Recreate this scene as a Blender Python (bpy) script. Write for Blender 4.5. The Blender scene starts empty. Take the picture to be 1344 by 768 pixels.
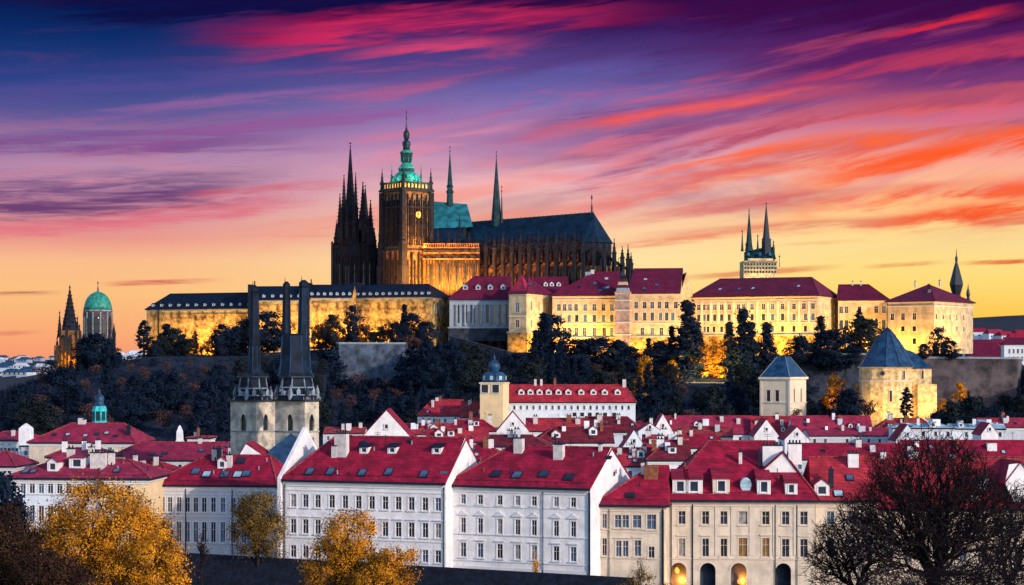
import bpy, math, random
from mathutils import Vector, Matrix
R = math.radians
PI = math.pi
SC = bpy.context.scene
EXPO = 0.8
COL = SC.collection
# ------------------------------------------------------------------ camera
F = 2500.0            # focal length in pixels of a 1344 wide frame
CX, HY, CZ = 672.0, 475.0, 30.0   # optical column, horizon row, camera height (m)
def X_(px, Y): return (px-CX)*Y/F
def Z_(py, Y): return CZ-(py-HY)*Y/F
cam_d = bpy.data.cameras.new('camera'); cam = bpy.data.objects.new('camera', cam_d)
COL.objects.link(cam)
cam.location = (0, 0, CZ); cam.rotation_euler = (R(90), 0, 0)
cam_d.sensor_width = 36.0; cam_d.lens = 36.0*F/1344.0
cam_d.shift_y = (HY-384.0)/1344.0
cam_d.clip_start = 1.0; cam_d.clip_end = 20000
SC.camera = cam
SC.view_settings.view_transform = 'Standard'; SC.view_settings.look = 'None'
SC.view_settings.exposure = EXPO; SC.view_settings.gamma = 1.0
SC.view_settings.use_curve_mapping = False
try:
    SC.cycles.max_bounces = 5; SC.cycles.diffuse_bounces = 2; SC.cycles.glossy_bounces = 2
    SC.cycles.transparent_max_bounces = 4; SC.cycles.volume_bounces = 0
    SC.cycles.sample_clamp_indirect = 4.0
except Exception: pass

def lin(c):
    c /= 255.0
    return c/12.92 if c <= .04045 else ((c+.055)/1.055)**2.4
def S(r, g, b, a=1.0): return (lin(r), lin(g), lin(b), a)

# ------------------------------------------------------------------ sky
SUN_AZ, SUN_EL = R(135), R(18)      # azimuth clockwise from +Y (view direction): right, a little behind the camera
class NT:
    def __init__(s, nt): s.nt = nt; s.N = nt.nodes; s.L = nt.links
    def new(s, t, **kw):
        n = s.N.new(t)
        for k, v in kw.items(): setattr(n, k, v)
        return n
    def put(s, sock, v):
        if isinstance(v, bpy.types.NodeSocket): s.L.new(v, sock)
        else: sock.default_value = v
    def m(s, op, a, b=0.0, c=None, clamp=False):
        n = s.new('ShaderNodeMath', operation=op); n.use_clamp = clamp
        s.put(n.inputs[0], a); s.put(n.inputs[1], b)
        if c is not None: s.put(n.inputs[2], c)
        return n.outputs[0]
    def ss(s, x, a, b):            # smoothstep a->b
        n = s.new('ShaderNodeMapRange', interpolation_type='SMOOTHSTEP')
        s.put(n.inputs[0], x); s.put(n.inputs[1], a); s.put(n.inputs[2], b)
        n.inputs[3].default_value = 0; n.inputs[4].default_value = 1
        return n.outputs[0]
    def vec(s, x, y, z=0.0):
        n = s.new('ShaderNodeCombineXYZ')
        s.put(n.inputs[0], x); s.put(n.inputs[1], y); s.put(n.inputs[2], z); return n.outputs[0]
    def noise(s, v, scale=1.0, detail=5, rough=.55, dist=0.0):
        n = s.new('ShaderNodeTexNoise'); s.put(n.inputs['Vector'], v)
        n.inputs['Scale'].default_value = scale; n.inputs['Detail'].default_value = detail
        n.inputs['Roughness'].default_value = rough; n.inputs['Distortion'].default_value = dist
        return n.outputs['Fac']
    def mix(s, f, a, b):
        n = s.new('ShaderNodeMix', data_type='RGBA')
        s.put(n.inputs[0], f); s.put(n.inputs[6], a); s.put(n.inputs[7], b); return n.outputs[2]
    def ramp(s, f, stops):
        n = s.new('ShaderNodeValToRGB'); s.put(n.inputs[0], f)
        e = n.color_ramp.elements
        while len(e) < len(stops): e.new(0.5)
        for el, (p, c) in zip(e, stops): el.position = p; el.color = c
        return n.outputs[0]

def make_sky():
    w = bpy.data.worlds.new('World'); SC.world = w; w.use_nodes = True
    nt = w.node_tree; nt.nodes.clear(); n = NT(nt)
    tc = n.new('ShaderNodeTexCoord'); sp = n.new('ShaderNodeSeparateXYZ'); nt.links.new(tc.outputs['Generated'], sp.inputs[0])
    x, y, z = sp.outputs
    az = n.m('ARCTAN2', x, y); el = n.m('ARCSINE', z)
    K = 1/F
    # fibrous warp of the elevation, streaks climbing to the right
    ap = n.m('ADD', az, .27)
    g = n.m('ADD', n.m('MULTIPLY', ap, .06), n.m('MULTIPLY', n.m('MULTIPLY', ap, ap), .13))
    k = n.ss(el, .0, .17)
    s = n.m('SUBTRACT', el, n.m('MULTIPLY', g, k))
    fine = n.noise(n.vec(n.m('MULTIPLY', az, 15), n.m('MULTIPLY', s, 190), 3.3), 1, 8, .68, .35)
    med = n.noise(n.vec(n.m('MULTIPLY', az, 8), n.m('MULTIPLY', s, 78), 7.1), 1, 7, .62, .5)
    big = n.noise(n.vec(n.m('MULTIPLY', az, 5), n.m('MULTIPLY', s, 34), 1.7), 1, 6, .58, .4)
    t = n.m('MULTIPLY', el, 1/.19, clamp=True)
    def py(v): return max(0, min(1, (475-v)/475.0))
    def rp(st): return n.ramp(t, sorted([(py(p), S(*c)) for p, c in st]))
    left = rp([(475,(246,150,112)),(440,(250,170,118)),(385,(252,193,128)),(345,(250,188,140)),(315,(232,150,140)),(255,(196,140,170)),(205,(164,128,168)),(165,(96,90,152)),(120,(42,68,136)),(60,(12,44,106)),(0,(4,16,66))])
    mid = rp([(475,(255,200,116)),(400,(255,213,134)),(340,(255,226,164)),(295,(254,204,164)),(240,(240,184,190)),(190,(196,142,186)),(140,(136,114,176)),(90,(94,70,142)),(40,(52,30,100)),(0,(34,14,72))])
    right = rp([(475,(253,184,62)),(420,(254,200,76)),(370,(255,220,122)),(325,(255,224,148)),(270,(255,200,138)),(215,(250,170,150)),(165,(206,110,138)),(120,(110,52,116)),(60,(84,26,96)),(0,(50,16,68))])
    wl = n.ss(az, .02, -.22); wr = n.ss(az, .04, .2)
    base = n.mix(wr, n.mix(wl, mid, left), right)
    col = base
    # bands: (px,py) centre line start -> end with sag, half width px, colour, opacity, wobble
    def band(p0, p1, hw, c, op, sag=0, fl=60, fr=60, wob=1.0, tex=.75):
        nonlocal col
        u0, e0 = (p0[0]-CX)*K, (475-p0[1])*K; u1, e1 = (p1[0]-CX)*K, (475-p1[1])*K
        m_ = (e1-e0)/(u1-u0)
        d = n.m('SUBTRACT', az, u0)
        line = n.m('ADD', n.m('MULTIPLY', d, m_), e0)
        if sag:
            q = n.m('MULTIPLY', n.m('MULTIPLY', d, n.m('SUBTRACT', az, u1)), 4*sag*K/((u1-u0)**2))
            line = n.m('ADD', line, q)
        wv = n.m('MULTIPLY', n.m('SUBTRACT', med, .5), hw*K*2.6*wob)
        wv2 = n.m('MULTIPLY', n.m('SUBTRACT', fine, .5), hw*K*2.0*wob)
        dist = n.m('ABSOLUTE', n.m('ADD', n.m('ADD', n.m('SUBTRACT', el, line), wv), wv2))
        mk = n.ss(dist, hw*K*1.15, hw*K*.3)
        mk = n.m('MULTIPLY', mk, n.ss(az, u0-fl*K*.2, u0+fl*K)); mk = n.m('MULTIPLY', mk, n.ss(az, u1+fr*K*.2, u1-fr*K))
        tx = n.m('ADD', n.m('MULTIPLY', n.ss(fine, .36, .6), tex), 1-tex)
        mk = n.m('MULTIPLY', n.m('MULTIPLY', mk, tx), op, clamp=True)
        col = n.mix(mk, col, S(*c))
    # thin general cirrus everywhere: pink light and mauve shade
    lightc = n.ramp(t, [(0,S(240,130,90)),(.25,S(246,130,96)),(.45,S(246,150,150)),(.7,S(214,92,128)),(1,S(120,22,86))])
    darkc = n.ramp(t, [(0,S(214,120,90)),(.25,S(206,104,108)),(.5,S(146,88,140)),(.75,S(74,40,108)),(1,S(30,10,62))])
    hi = n.ss(el, .05, .085)
    sweep = n.m('ADD', n.m('MULTIPLY', n.ss(az, -.2, .12), .6), .22)
    navy = n.m('SUBTRACT', 1.0, n.m('MULTIPLY', n.ss(el, .11, .15), n.ss(az, -.06, -.2)))
    sweep = n.m('MULTIPLY', sweep, n.m('ADD', n.m('MULTIPLY', navy, .6), .4))
    col = n.mix(n.m('MULTIPLY', n.m('MULTIPLY', n.ss(big, .5, .7), hi), n.m('MULTIPLY', sweep, .8)), col, darkc)
    col = n.mix(n.m('MULTIPLY', n.m('MULTIPLY', n.ss(med, .52, .68), hi), sweep), col, lightc)
    # --- upper, dark
    band((-40,-6),(1400,0),46,(34,8,62),.85,sag=0,tex=.4)
    band((60,20),(560,18),26,(8,14,66),.8,tex=.5)
    band((230,62),(700,38),22,(150,22,78),.8,sag=-10,fl=140,fr=200)
    band((300,78),(900,26),20,(214,44,96),.85,sag=-22,fl=160,fr=150)
    band((430,84),(720,60),10,(236,70,110),.7,sag=-10,fl=120,fr=120)
    band((640,30),(1380,10),34,(66,12,74),.75,fl=200)
    band((1080,74),(1330,30),7,(226,44,62),.95,sag=-4,fl=120,fr=60,wob=1.6)
    band((880,84),(1380,70),30,(84,24,92),.7,fl=200)
    band((560,128),(960,96),26,(92,96,170),.55,fl=120,fr=200)
    band((-60,150),(520,92),18,(92,76,150),.55,fl=120,fr=200,sag=-6)
    band((40,176),(600,112),9,(168,104,164),.5,fl=160,fr=200,sag=-8)
    band((-60,112),(360,84),10,(70,62,136),.5,fl=100,fr=160)
    # --- left mauve bank
    band((-40,208),(470,184),26,(120,66,136),.75,fr=260,sag=-4)
    band((120,202),(660,150),14,(150,84,150),.65,sag=-14,fl=100,fr=160)
    band((-40,222),(300,212),10,(206,162,190),.6,fr=200)
    band((-60,262),(420,238),30,(84,56,116),.9,fr=230,sag=3)
    band((-60,290),(330,262),20,(110,60,112),.7,fr=150)
    band((-60,318),(430,262),14,(226,110,128),.75,fl=60,fr=120)
    band((240,262),(480,240),9,(222,92,108),.7,fr=90)
    band((300,312),(620,282),14,(238,120,110),.6,fl=120,fr=140)
    band((140,376),(300,369),4.5,(208,96,88),.95,fl=50,fr=50,wob=.8)
    band((-30,391),(96,387),4,(170,70,84),.9,fr=60,wob=.8)
    band((-30,441),(70,437),3.5,(206,96,92),.7,fr=60,wob=.8)
    # --- right sweep, alternating rose light and plum shade
    band((330,330),(760,236),12,(246,140,128),.6,sag=-14,fl=120,fr=120)
    band((420,236),(760,160),12,(226,140,168),.6,sag=-12,fl=120,fr=140)
    band((900,150),(1400,70),14,(206,62,92),.7,sag=-12,fl=160)
    band((640,182),(1180,118),16,(120,58,118),.8,sag=-10,fl=160,fr=220)
    band((660,192),(1200,128),12,(248,96,92),.85,sag=-18,fl=160,fr=160)
    band((680,226),(1400,110),15,(132,62,120),.7,sag=-26,fl=160)
    band((830,208),(1400,134),15,(255,104,74),.9,sag=-18,fl=140)
    band((690,270),(1400,136),14,(140,68,120),.72,sag=-40,fl=150)
    band((880,240),(1400,176),13,(120,46,104),.75,sag=-16,fl=160)
    band((760,256),(1400,186),14,(255,106,60),.95,sag=-26,fl=180)
    band((860,262),(1180,214),7,(255,214,170),.75,sag=-14,fl=120,fr=120)
    band((720,288),(1400,206),15,(240,104,88),.8,sag=-30,fl=160)
    band((1000,258),(1400,186),17,(255,92,34),.95,sag=-10,fl=160)
    band((760,300),(1400,258),12,(214,96,104),.75,sag=-20,fl=200)
    band((1000,286),(1400,248),16,(255,98,44),.85,sag=-8,fl=160)
    band((800,318),(1400,296),9,(226,110,92),.75,sag=-12,fl=200)
    band((1120,300),(1400,268),18,(250,84,36),.95,fl=120)
    band((720,342),(1120,306),8,(240,130,100),.7,sag=-12,fl=160,fr=160)
    band((560,262),(800,204),14,(248,170,160),.5,fl=100,fr=120)
    band((580,300),(800,268),15,(246,128,110),.65,fl=80,fr=160)
    band((1120,354),(1240,347),3.6,(226,96,52),.9,fl=50,fr=50,wob=.7)
    band((880,366),(1110,352),4.5,(226,120,84),.75,fl=80,fr=60,wob=.7)
    band((1240,350),(1400,345),3.6,(226,84,40),.9,fl=50,wob=.7)
    band((1000,326),(1140,318),3.4,(234,150,96),.7,fl=60,fr=50,wob=.7)
    # --- the rest of the sky: clear Nishita dusk
    front = n.m('MULTIPLY', n.ss(n.m('ABSOLUTE', az), .85, .42), n.ss(el, .42, .215))
    front = n.m('MULTIPLY', front, n.ss(el, -.05, -.01))
    sk = n.new('ShaderNodeTexSky', sky_type='NISHITA'); sk.sun_disc = False
    sk.sun_elevation = SUN_EL; sk.sun_rotation = SUN_AZ; sk.altitude = 200
    sk.air_density = 1.0; sk.dust_density = .6; sk.ozone_density = 3.0
    b1 = n.new('ShaderNodeBackground'); nt.links.new(sk.outputs[0], b1.inputs[0]); b1.inputs[1].default_value = SKY_STRENGTH
    b2 = n.new('ShaderNodeBackground'); nt.links.new(col, b2.inputs[0]); b2.inputs[1].default_value = 2.0**-EXPO
    mx = n.new('ShaderNodeMixShader'); nt.links.new(front, mx.inputs[0]); nt.links.new(b1.outputs[0], mx.inputs[1]); nt.links.new(b2.outputs[0], mx.inputs[2])
    out = n.new('ShaderNodeOutputWorld'); nt.links.new(mx.outputs[0], out.inputs[0])
SKY_STRENGTH = 0.15
make_sky()
sd = bpy.data.lights.new('sun', 'SUN'); so = bpy.data.objects.new('sun', sd); COL.objects.link(so)
sd.energy = 2.0; sd.angle = R(1.0); sd.color = (1.0, .80, .62)
sdir = Vector((math.sin(SUN_AZ)*math.cos(SUN_EL), math.cos(SUN_AZ)*math.cos(SUN_EL), math.sin(SUN_EL)))
so.rotation_euler = sdir.to_track_quat('Z', 'Y').to_euler(); so.location = (300, -100, 200)

# ------------------------------------------------------------------ materials
MATS = {}
def mat(key, c, rough=.8, var=.25, scale=.5, stain=0.0, bump=0.0, tile=None, spec=.25, metal=0.0, emis=None, c2=None):
    """procedural material: c, c2 are linear base colours; noise drifts between them; stain = vertical weather streaks"""
    if key in MATS: return MATS[key]
    m = bpy.data.materials.new(key); m.use_nodes = True; nt = m.node_tree; n = NT(nt)
    b = nt.nodes['Principled BSDF']
    tc = n.new('ShaderNodeTexCoord'); ov = tc.outputs['Object']
    ca = tuple(min(1, v*(1+var*.5)) for v in c[:3])+(1,)
    cb = tuple(v*(1-var) for v in (c2 or c)[:3])+(1,)
    nz = n.noise(ov, scale, 6, .65)
    colr = n.mix(n.ss(nz, .32, .68), ca, cb)
    if stain:
        sp = n.new('ShaderNodeSeparateXYZ'); nt.links.new(ov, sp.inputs[0])
        v = n.vec(n.m('MULTIPLY', sp.outputs[0], 1.3), n.m('MULTIPLY', sp.outputs[1], 1.3), n.m('MULTIPLY', sp.outputs[2], .16))
        st = n.noise(v, 1.0, 6, .7)
        colr = n.mix(n.m('MULTIPLY', n.ss(st, .5, .78), stain), colr, tuple(x*.42 for x in c[:3])+(1,))
    hgt = None
    if tile:                                  # courses of tiles
        sp2 = n.new('ShaderNodeSeparateXYZ'); nt.links.new(ov, sp2.inputs[0])
        row = n.m('FLOOR', n.m('MULTIPLY', sp2.outputs[2], 1/tile))
        fr = n.m('FRACT', n.m('MULTIPLY', sp2.outputs[2], 1/tile))
        cx = n.m('FLOOR', n.m('MULTIPLY', n.m('ADD', n.m('ADD', sp2.outputs[0], sp2.outputs[1]), n.m('MULTIPLY', row, .37)), 1/(tile*1.6)))
        wn = n.new('ShaderNodeTexWhiteNoise'); nt.links.new(n.vec(cx, row, 0.0), wn.inputs['Vector'])
        colr = n.mix(n.m('MULTIPLY', wn.outputs['Value'], .62), colr, tuple(x*.45 for x in c[:3])+(1,))
        colr = n.mix(n.m('MULTIPLY', n.ss(fr, .34, .02), .5), colr, tuple(x*.4 for x in c[:3])+(1,))
        hgt = fr
    if bump:
        bn = n.new('ShaderNodeBump'); bn.inputs['Strength'].default_value = bump; bn.inputs['Distance'].default_value = .12
        n.put(bn.inputs['Height'], hgt if hgt is not None else n.noise(ov, scale*6, 4, .6)); nt.links.new(bn.outputs[0], b.inputs['Normal'])
    nt.links.new(colr, b.inputs['Base Color'])
    b.inputs['Roughness'].default_value = rough; b.inputs['Metallic'].default_value = metal
    b.inputs['Specular IOR Level'].default_value = spec
    if emis:
        b.inputs['Emission Color'].default_value = tuple(emis[0][:3])+(1,); b.inputs['Emission Strength'].default_value = emis[1]
    MATS[key] = m; return m
M = {}
def defmats():
    D = dict
    spec = dict(
     roof=D(c=(.37,.007,.044), c2=(.23,.005,.036), tile=.46, bump=.8, rough=.75, scale=.5, var=.4, stain=.4),
     roof_bright=D(c=(.48,.030,.05), c2=(.34,.016,.045), tile=.46, bump=.7, rough=.75, scale=.4, var=.35, stain=.35),
     tower_plaster=D(c=(.66,.50,.28), c2=(.44,.31,.16), rough=.9, scale=.6, var=.3, stain=.6, bump=.3),
     slate_deep=D(c=(.005,.026,.062), c2=(.003,.015,.042), tile=.6, bump=.3, spec=.12, rough=.6, scale=.3, var=.4, stain=.3),
     ridge=D(c=(.34,.05,.06), c2=(.16,.02,.04), rough=.8, scale=2.2, var=.5),
     roof_old=D(c=(.20,.014,.034), c2=(.12,.010,.028), tile=.46, bump=.8, rough=.8, scale=.5, var=.45, stain=.5),
     roof_rust=D(c=(.40,.045,.05), c2=(.27,.022,.035), tile=.46, bump=.8, rough=.8, scale=.5, var=.4, stain=.45),
     roof_pink=D(c=(.36,.022,.075), c2=(.27,.016,.06), tile=.46, bump=.7, rough=.75, scale=.4, var=.35, stain=.35),
     roof_castle=D(c=(.15,.005,.042), c2=(.10,.004,.036), tile=.5, bump=.35, rough=.75, scale=.2, var=.3),
     slate=D(c=(.005,.013,.038), tile=.5, bump=.3, spec=.12, rough=.6, scale=.3, var=.35),
     slate_blue=D(c=(.016,.062,.145), c2=(.009,.04,.10), rough=.45, scale=.4, var=.4, stain=.4),
     pale_roof=D(c=(.42,.62,.72), c2=(.34,.52,.66), tile=.5, rough=.6, scale=.3, var=.3),
     wall=D(c=(.78,.76,.80), c2=(.70,.69,.74), rough=.85, scale=.4, var=.12, stain=.4, bump=.25),
     wall_cool=D(c=(.66,.72,.82), rough=.85, scale=.3, var=.12, stain=.3),
     wall_grey=D(c=(.52,.54,.62), rough=.85, scale=.3, var=.16, stain=.5, bump=.1),
     wall_cream=D(c=(.74,.60,.46), rough=.85, scale=.3, var=.12, stain=.25, bump=.1),
     wall_beige=D(c=(.66,.55,.45), c2=(.56,.47,.39), rough=.85, scale=.4, var=.14, stain=.5, bump=.1),
     wall_peach=D(c=(.80,.58,.34), rough=.85, scale=.3, var=.12, stain=.25),
     trim=D(c=(.66,.65,.69), rough=.8, scale=1, var=.08),
     trim_beige=D(c=(.62,.52,.44), rough=.8, scale=1, var=.1),
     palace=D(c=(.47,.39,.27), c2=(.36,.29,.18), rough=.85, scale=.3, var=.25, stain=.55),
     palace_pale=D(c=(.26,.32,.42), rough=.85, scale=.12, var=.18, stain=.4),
     palace_stone=D(c=(.46,.30,.11), c2=(.045,.03,.018), rough=.9, scale=.30, var=.4, stain=.85, bump=.4),  # strong mottling paints deep shade between lamp patches; streaks are ivy stains
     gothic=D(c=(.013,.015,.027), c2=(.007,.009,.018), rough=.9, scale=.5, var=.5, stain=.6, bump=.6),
     gothic_lit_tint=D(c=(.24,.13,.06), c2=(.05,.03,.02), rough=.9, scale=.5, var=.5, stain=.8, bump=.6),  # bright warm copy of the gothic stone, lamplight put into its colour
     copper=D(c=(.016,.14,.18), c2=(.008,.085,.13), rough=.5, scale=.3, var=.35, stain=.5),
     copper_dark=D(c=(.008,.04,.05), c2=(.005,.02,.032), rough=.45, scale=.5, var=.5, stain=.4),
     copper_bright=D(c=(.03,.27,.21), c2=(.015,.17,.16), rough=.45, scale=.6, var=.35, stain=.5),
     turquoise=D(c=(.04,.56,.58), c2=(.02,.36,.46), rough=.5, scale=.6, var=.4, stain=.5),
     dark_metal=D(c=(.012,.016,.03), rough=.45, scale=1, var=.4, spec=.5),
     spire_slate=D(c=(.005,.014,.036), c2=(.003,.007,.020), rough=.5, scale=.5, var=.6, spec=.15, stain=.5),
     stone_blue=D(c=(.24,.26,.30), c2=(.14,.18,.24), rough=.9, scale=.5, var=.45, stain=.5, bump=.5),
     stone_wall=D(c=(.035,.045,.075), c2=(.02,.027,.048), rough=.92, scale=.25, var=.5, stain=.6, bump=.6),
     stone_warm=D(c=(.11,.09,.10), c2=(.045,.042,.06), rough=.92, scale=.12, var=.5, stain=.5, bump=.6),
     coping=D(c=(.24,.29,.36), rough=.85, scale=.5, var=.25),
     gutter=D(c=(.012,.017,.036), spec=.15, rough=.5, scale=1, var=.3),
     glass=D(c=(.02,.032,.06), rough=.12, scale=.4, var=.6, spec=.7),
     glass_sky=D(c=(.06,.11,.20), rough=.15, scale=.5, var=.5, spec=.7),
     glass_dark=D(c=(.012,.014,.022), rough=.25, scale=.5, var=.4, spec=.5),
     glass_warm=D(c=(.16,.09,.03), rough=.25, scale=.8, var=.6, emis=((1,.45,.10),.04)),  # amber colour and faint emission stand in for yellow reflections
     glass_curtain=D(c=(.30,.28,.27), c2=(.16,.15,.16), rough=.25, scale=1.4, var=.4, spec=.6),
     lamp_glow=D(c=(.5,.3,.1), rough=.5, scale=.9, var=.6, emis=((1,.45,.06),.6)),
     clock=D(c=(.8,.55,.12), rough=.5, scale=1, var=.2, emis=((1,.66,.16),.25)),  # gold face; faint emission stands in for lamplight falling on it
     brick=D(c=(.30,.11,.06), c2=(.2,.07,.045), rough=.9, scale=1.5, var=.3, tile=.25),
     chimney=D(c=(.58,.54,.55), rough=.9, scale=1.2, var=.2, stain=.4),
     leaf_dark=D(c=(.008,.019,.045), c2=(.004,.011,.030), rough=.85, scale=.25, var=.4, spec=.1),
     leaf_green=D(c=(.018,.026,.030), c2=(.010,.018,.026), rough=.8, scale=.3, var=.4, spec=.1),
     leaf_brown=D(c=(.10,.048,.045), c2=(.045,.026,.034), rough=.85, scale=.3, var=.4, spec=.1),
     leaf_gold=D(c=(.74,.30,.012), c2=(.15,.055,.010), rough=.7, scale=.42, var=.35, spec=.15),
     leaf_olive=D(c=(.22,.13,.03), c2=(.10,.07,.03), rough=.8, scale=.5, var=.4, spec=.1),
     leaf_rust=D(c=(.055,.026,.014), c2=(.026,.013,.012), rough=.8, scale=.5, var=.4, spec=.1),
     bark=D(c=(.035,.024,.024), c2=(.02,.014,.018), rough=.95, scale=2, var=.4, bump=.4),
     bark_dark=D(c=(.016,.009,.013), c2=(.010,.006,.010), rough=.95, scale=2, var=.3),
     ground=D(c=(.022,.026,.036), c2=(.014,.017,.026), rough=.95, scale=.05, var=.5),
     hill=D(c=(.008,.015,.034), c2=(.005,.009,.022), rough=.95, scale=.02, var=.5),
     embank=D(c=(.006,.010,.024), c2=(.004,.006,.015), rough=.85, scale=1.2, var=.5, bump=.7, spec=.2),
     orange_bag=D(c=(.8,.35,.02), rough=.7, scale=2, var=.3),
    )
    for k, v in spec.items(): M[k] = mat(k, **v)
defmats()

# ------------------------------------------------------------------ mesh helpers
class MB:
    def __init__(s): s.v = []; s.f = []
    def add(s, vs, fs):
        o = len(s.v); s.v += [tuple(p) for p in vs]; s.f += [tuple(i+o for i in q) for q in fs]
    def face(s, *p): s.add(p, [tuple(range(len(p)))])
    def box(s, x0, x1, y0, y1, z0, z1):
        s.add([(x0,y0,z0),(x1,y0,z0),(x1,y1,z0),(x0,y1,z0),(x0,y0,z1),(x1,y0,z1),(x1,y1,z1),(x0,y1,z1)],
              [(3,2,1,0),(4,5,6,7),(0,1,5,4),(1,2,6,5),(2,3,7,6),(3,0,4,7)])
    def prism(s, pts, z0, z1):
        n = len(pts)
        s.add([(p[0],p[1],z0) for p in pts]+[(p[0],p[1],z1) for p in pts],
              [tuple(range(n-1,-1,-1)), tuple(range(n,2*n))]+[(i,(i+1)%n,n+(i+1)%n,n+i) for i in range(n)])
    def lathe(s, cx, cy, prof, n=12, rot=0.0, sq=1.0):
        vs = []; fs = []
        for r, z in prof:
            for i in range(n):
                a = rot+2*PI*i/n; vs.append((cx+r*math.cos(a), cy+r*sq*math.sin(a), z))
        for k in range(len(prof)-1):
            for i in range(n):
                j = (i+1) % n; fs.append((k*n+i, k*n+j, (k+1)*n+j, (k+1)*n+i))
        fs.append(tuple(range(n-1,-1,-1))); fs.append(tuple(range((len(prof)-1)*n, len(prof)*n)))
        s.add(vs, fs)
    def sqf(s, cx, cy, prof, rot=0.0):     # square section, half sizes
        s.lathe(cx, cy, [(r*1.4142, z) for r, z in prof], 4, rot+PI/4)
    def tube(s, p, q, r0, r1, n=4):
        p = Vector(p); q = Vector(q); d = (q-p)
        if d.length < 1e-6: return
        d.normalize(); a = d.orthogonal().normalized(); b = d.cross(a)
        vs = [p+(a*math.cos(2*PI*i/n)+b*math.sin(2*PI*i/n))*r0 for i in range(n)]+[q+(a*math.cos(2*PI*i/n)+b*math.sin(2*PI*i/n))*r1 for i in range(n)]
        s.add(vs, [(i,(i+1)%n,n+(i+1)%n,n+i) for i in range(n)])
    def bar(s, p, q, h, w):                # rectangular bar between two points
        p = Vector(p); q = Vector(q); d = (q-p).normalized(); a = d.cross(Vector((0,0,1)))
        a = a.normalized()*w/2 if a.length > 1e-5 else Vector((w/2,0,0)); u = Vector((0,0,h/2))
        vs = [p-a-u,p+a-u,p+a+u,p-a+u,q-a-u,q+a-u,q+a+u,q-a+u]
        s.add(vs, [(3,2,1,0),(4,5,6,7),(0,1,5,4),(1,2,6,5),(2,3,7,6),(3,0,4,7)])
    def mesh(s, name, m, off=None, smooth=False):
        me = bpy.data.meshes.new(name)
        v = s.v if off is None else [(a-off[0], b-off[1], c-off[2]) for a, b, c in s.v]
        me.from_pydata(v, [], s.f); me.materials.append(M[m] if isinstance(m, str) else m)
        if smooth: me.polygons.foreach_set('use_smooth', [True]*len(me.polygons))
        me.update(); return me
    def leafmesh(s, name, m, nrm):
        me = s.mesh(name, m, smooth=True); me.normals_split_custom_set_from_vertices(nrm); return me
    def build(s, name, m, parent=None, off=None, smooth=False):
        return link(name, s.mesh(name, m, off, smooth), parent)
def link(name, data, parent=None, loc=None, rot=0.0, scale=None):
    o = bpy.data.objects.new(name, data); COL.objects.link(o)
    if parent: o.parent = parent
    if loc: o.location = loc
    if rot: o.rotation_euler = (0, 0, rot)
    if scale: o.scale = scale
    return o
def tag(o, label, cat, group=None, kind=None):
    if label: o['label'] = label
    if cat: o['category'] = cat
    if group: o['group'] = group
    if kind: o['kind'] = kind
    return o
def thing(name, label, cat, loc, rot=0.0, group=None):
    return tag(link(name, None, None, loc, rot), label, cat, group)
def flood(x, y, z, tx, ty, tz, sx, sy, power, col=(1,.62,.16)):
    l = bpy.data.lights.new('floodlight', 'AREA'); l.shape = 'RECTANGLE'; l.size = sx; l.size_y = sy
    l.energy = power; l.color = col
    o = bpy.data.objects.new('floodlight', l); COL.objects.link(o); o.location = (x, y, z)
    o.rotation_euler = Vector((x-tx, y-ty, z-tz)).to_track_quat('Z', 'Y').to_euler()
    return o

# ------------------------------------------------------------------ terrain
def interp(x, T):
    if x <= T[0][0]: return T[0][1]
    for (a, b), (c, d) in zip(T, T[1:]):
        if x <= c: return b+(d-b)*(x-a)/(c-a)
    return T[-1][1]
def smooth(t): t = max(0, min(1, t)); return t*t*(3-2*t)
PLAT = [(-900,2),(-300,5),(-60,12),(30,18),(80,24),(150,30),(200,32.5),(700,33),(900,31),(1100,31),(1290,32),(1345,28),(1600,22),(2400,12)]
FAR = [(-1500,60),(-400,52),(0,34),(60,31),(110,31),(400,33),(1000,60),(1280,96),(1344,104),(1500,108),(2500,70)]
def terr(x, y):
    if y < 1: y = 1
    u = x/max(y, 300)*F+CX
    P = interp(u, PLAT)
    if y < 420: return -7.5*(1-smooth((y-318)/90.0))
    if y < 1060:
        base = smooth((y-690)/185.0)
        def step(a, b, e, f, y0, w):      # terrace step with a retaining wall at y0
            return f*smooth((y-690)/(y0-695.0))+(1-f)*smooth((y-y0)/w), smooth((u-a)/e)*smooth((b-u)/e)
        for a, b, e, f, y0, w in ((424,560,14,.55,866,14),(656,1050,16,.78,874,10),(1036,1352,14,.24,848,22)):
            v, k = step(a, b, e, f, y0, w); base = base*(1-k)+v*k
        return P*base
    t = smooth((y-1060)/1900.0)
    h = interp(u, FAR)+(5*math.sin(x*.011+1)+3*math.sin(x*.031)+2*math.sin(x*.07+y*.01))*(.4 if u < 300 else 1)
    z = P+(h-P)*t
    if y > 3200: z *= max(.2, 1-(y-3200)/6000.0)
    return z
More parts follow.
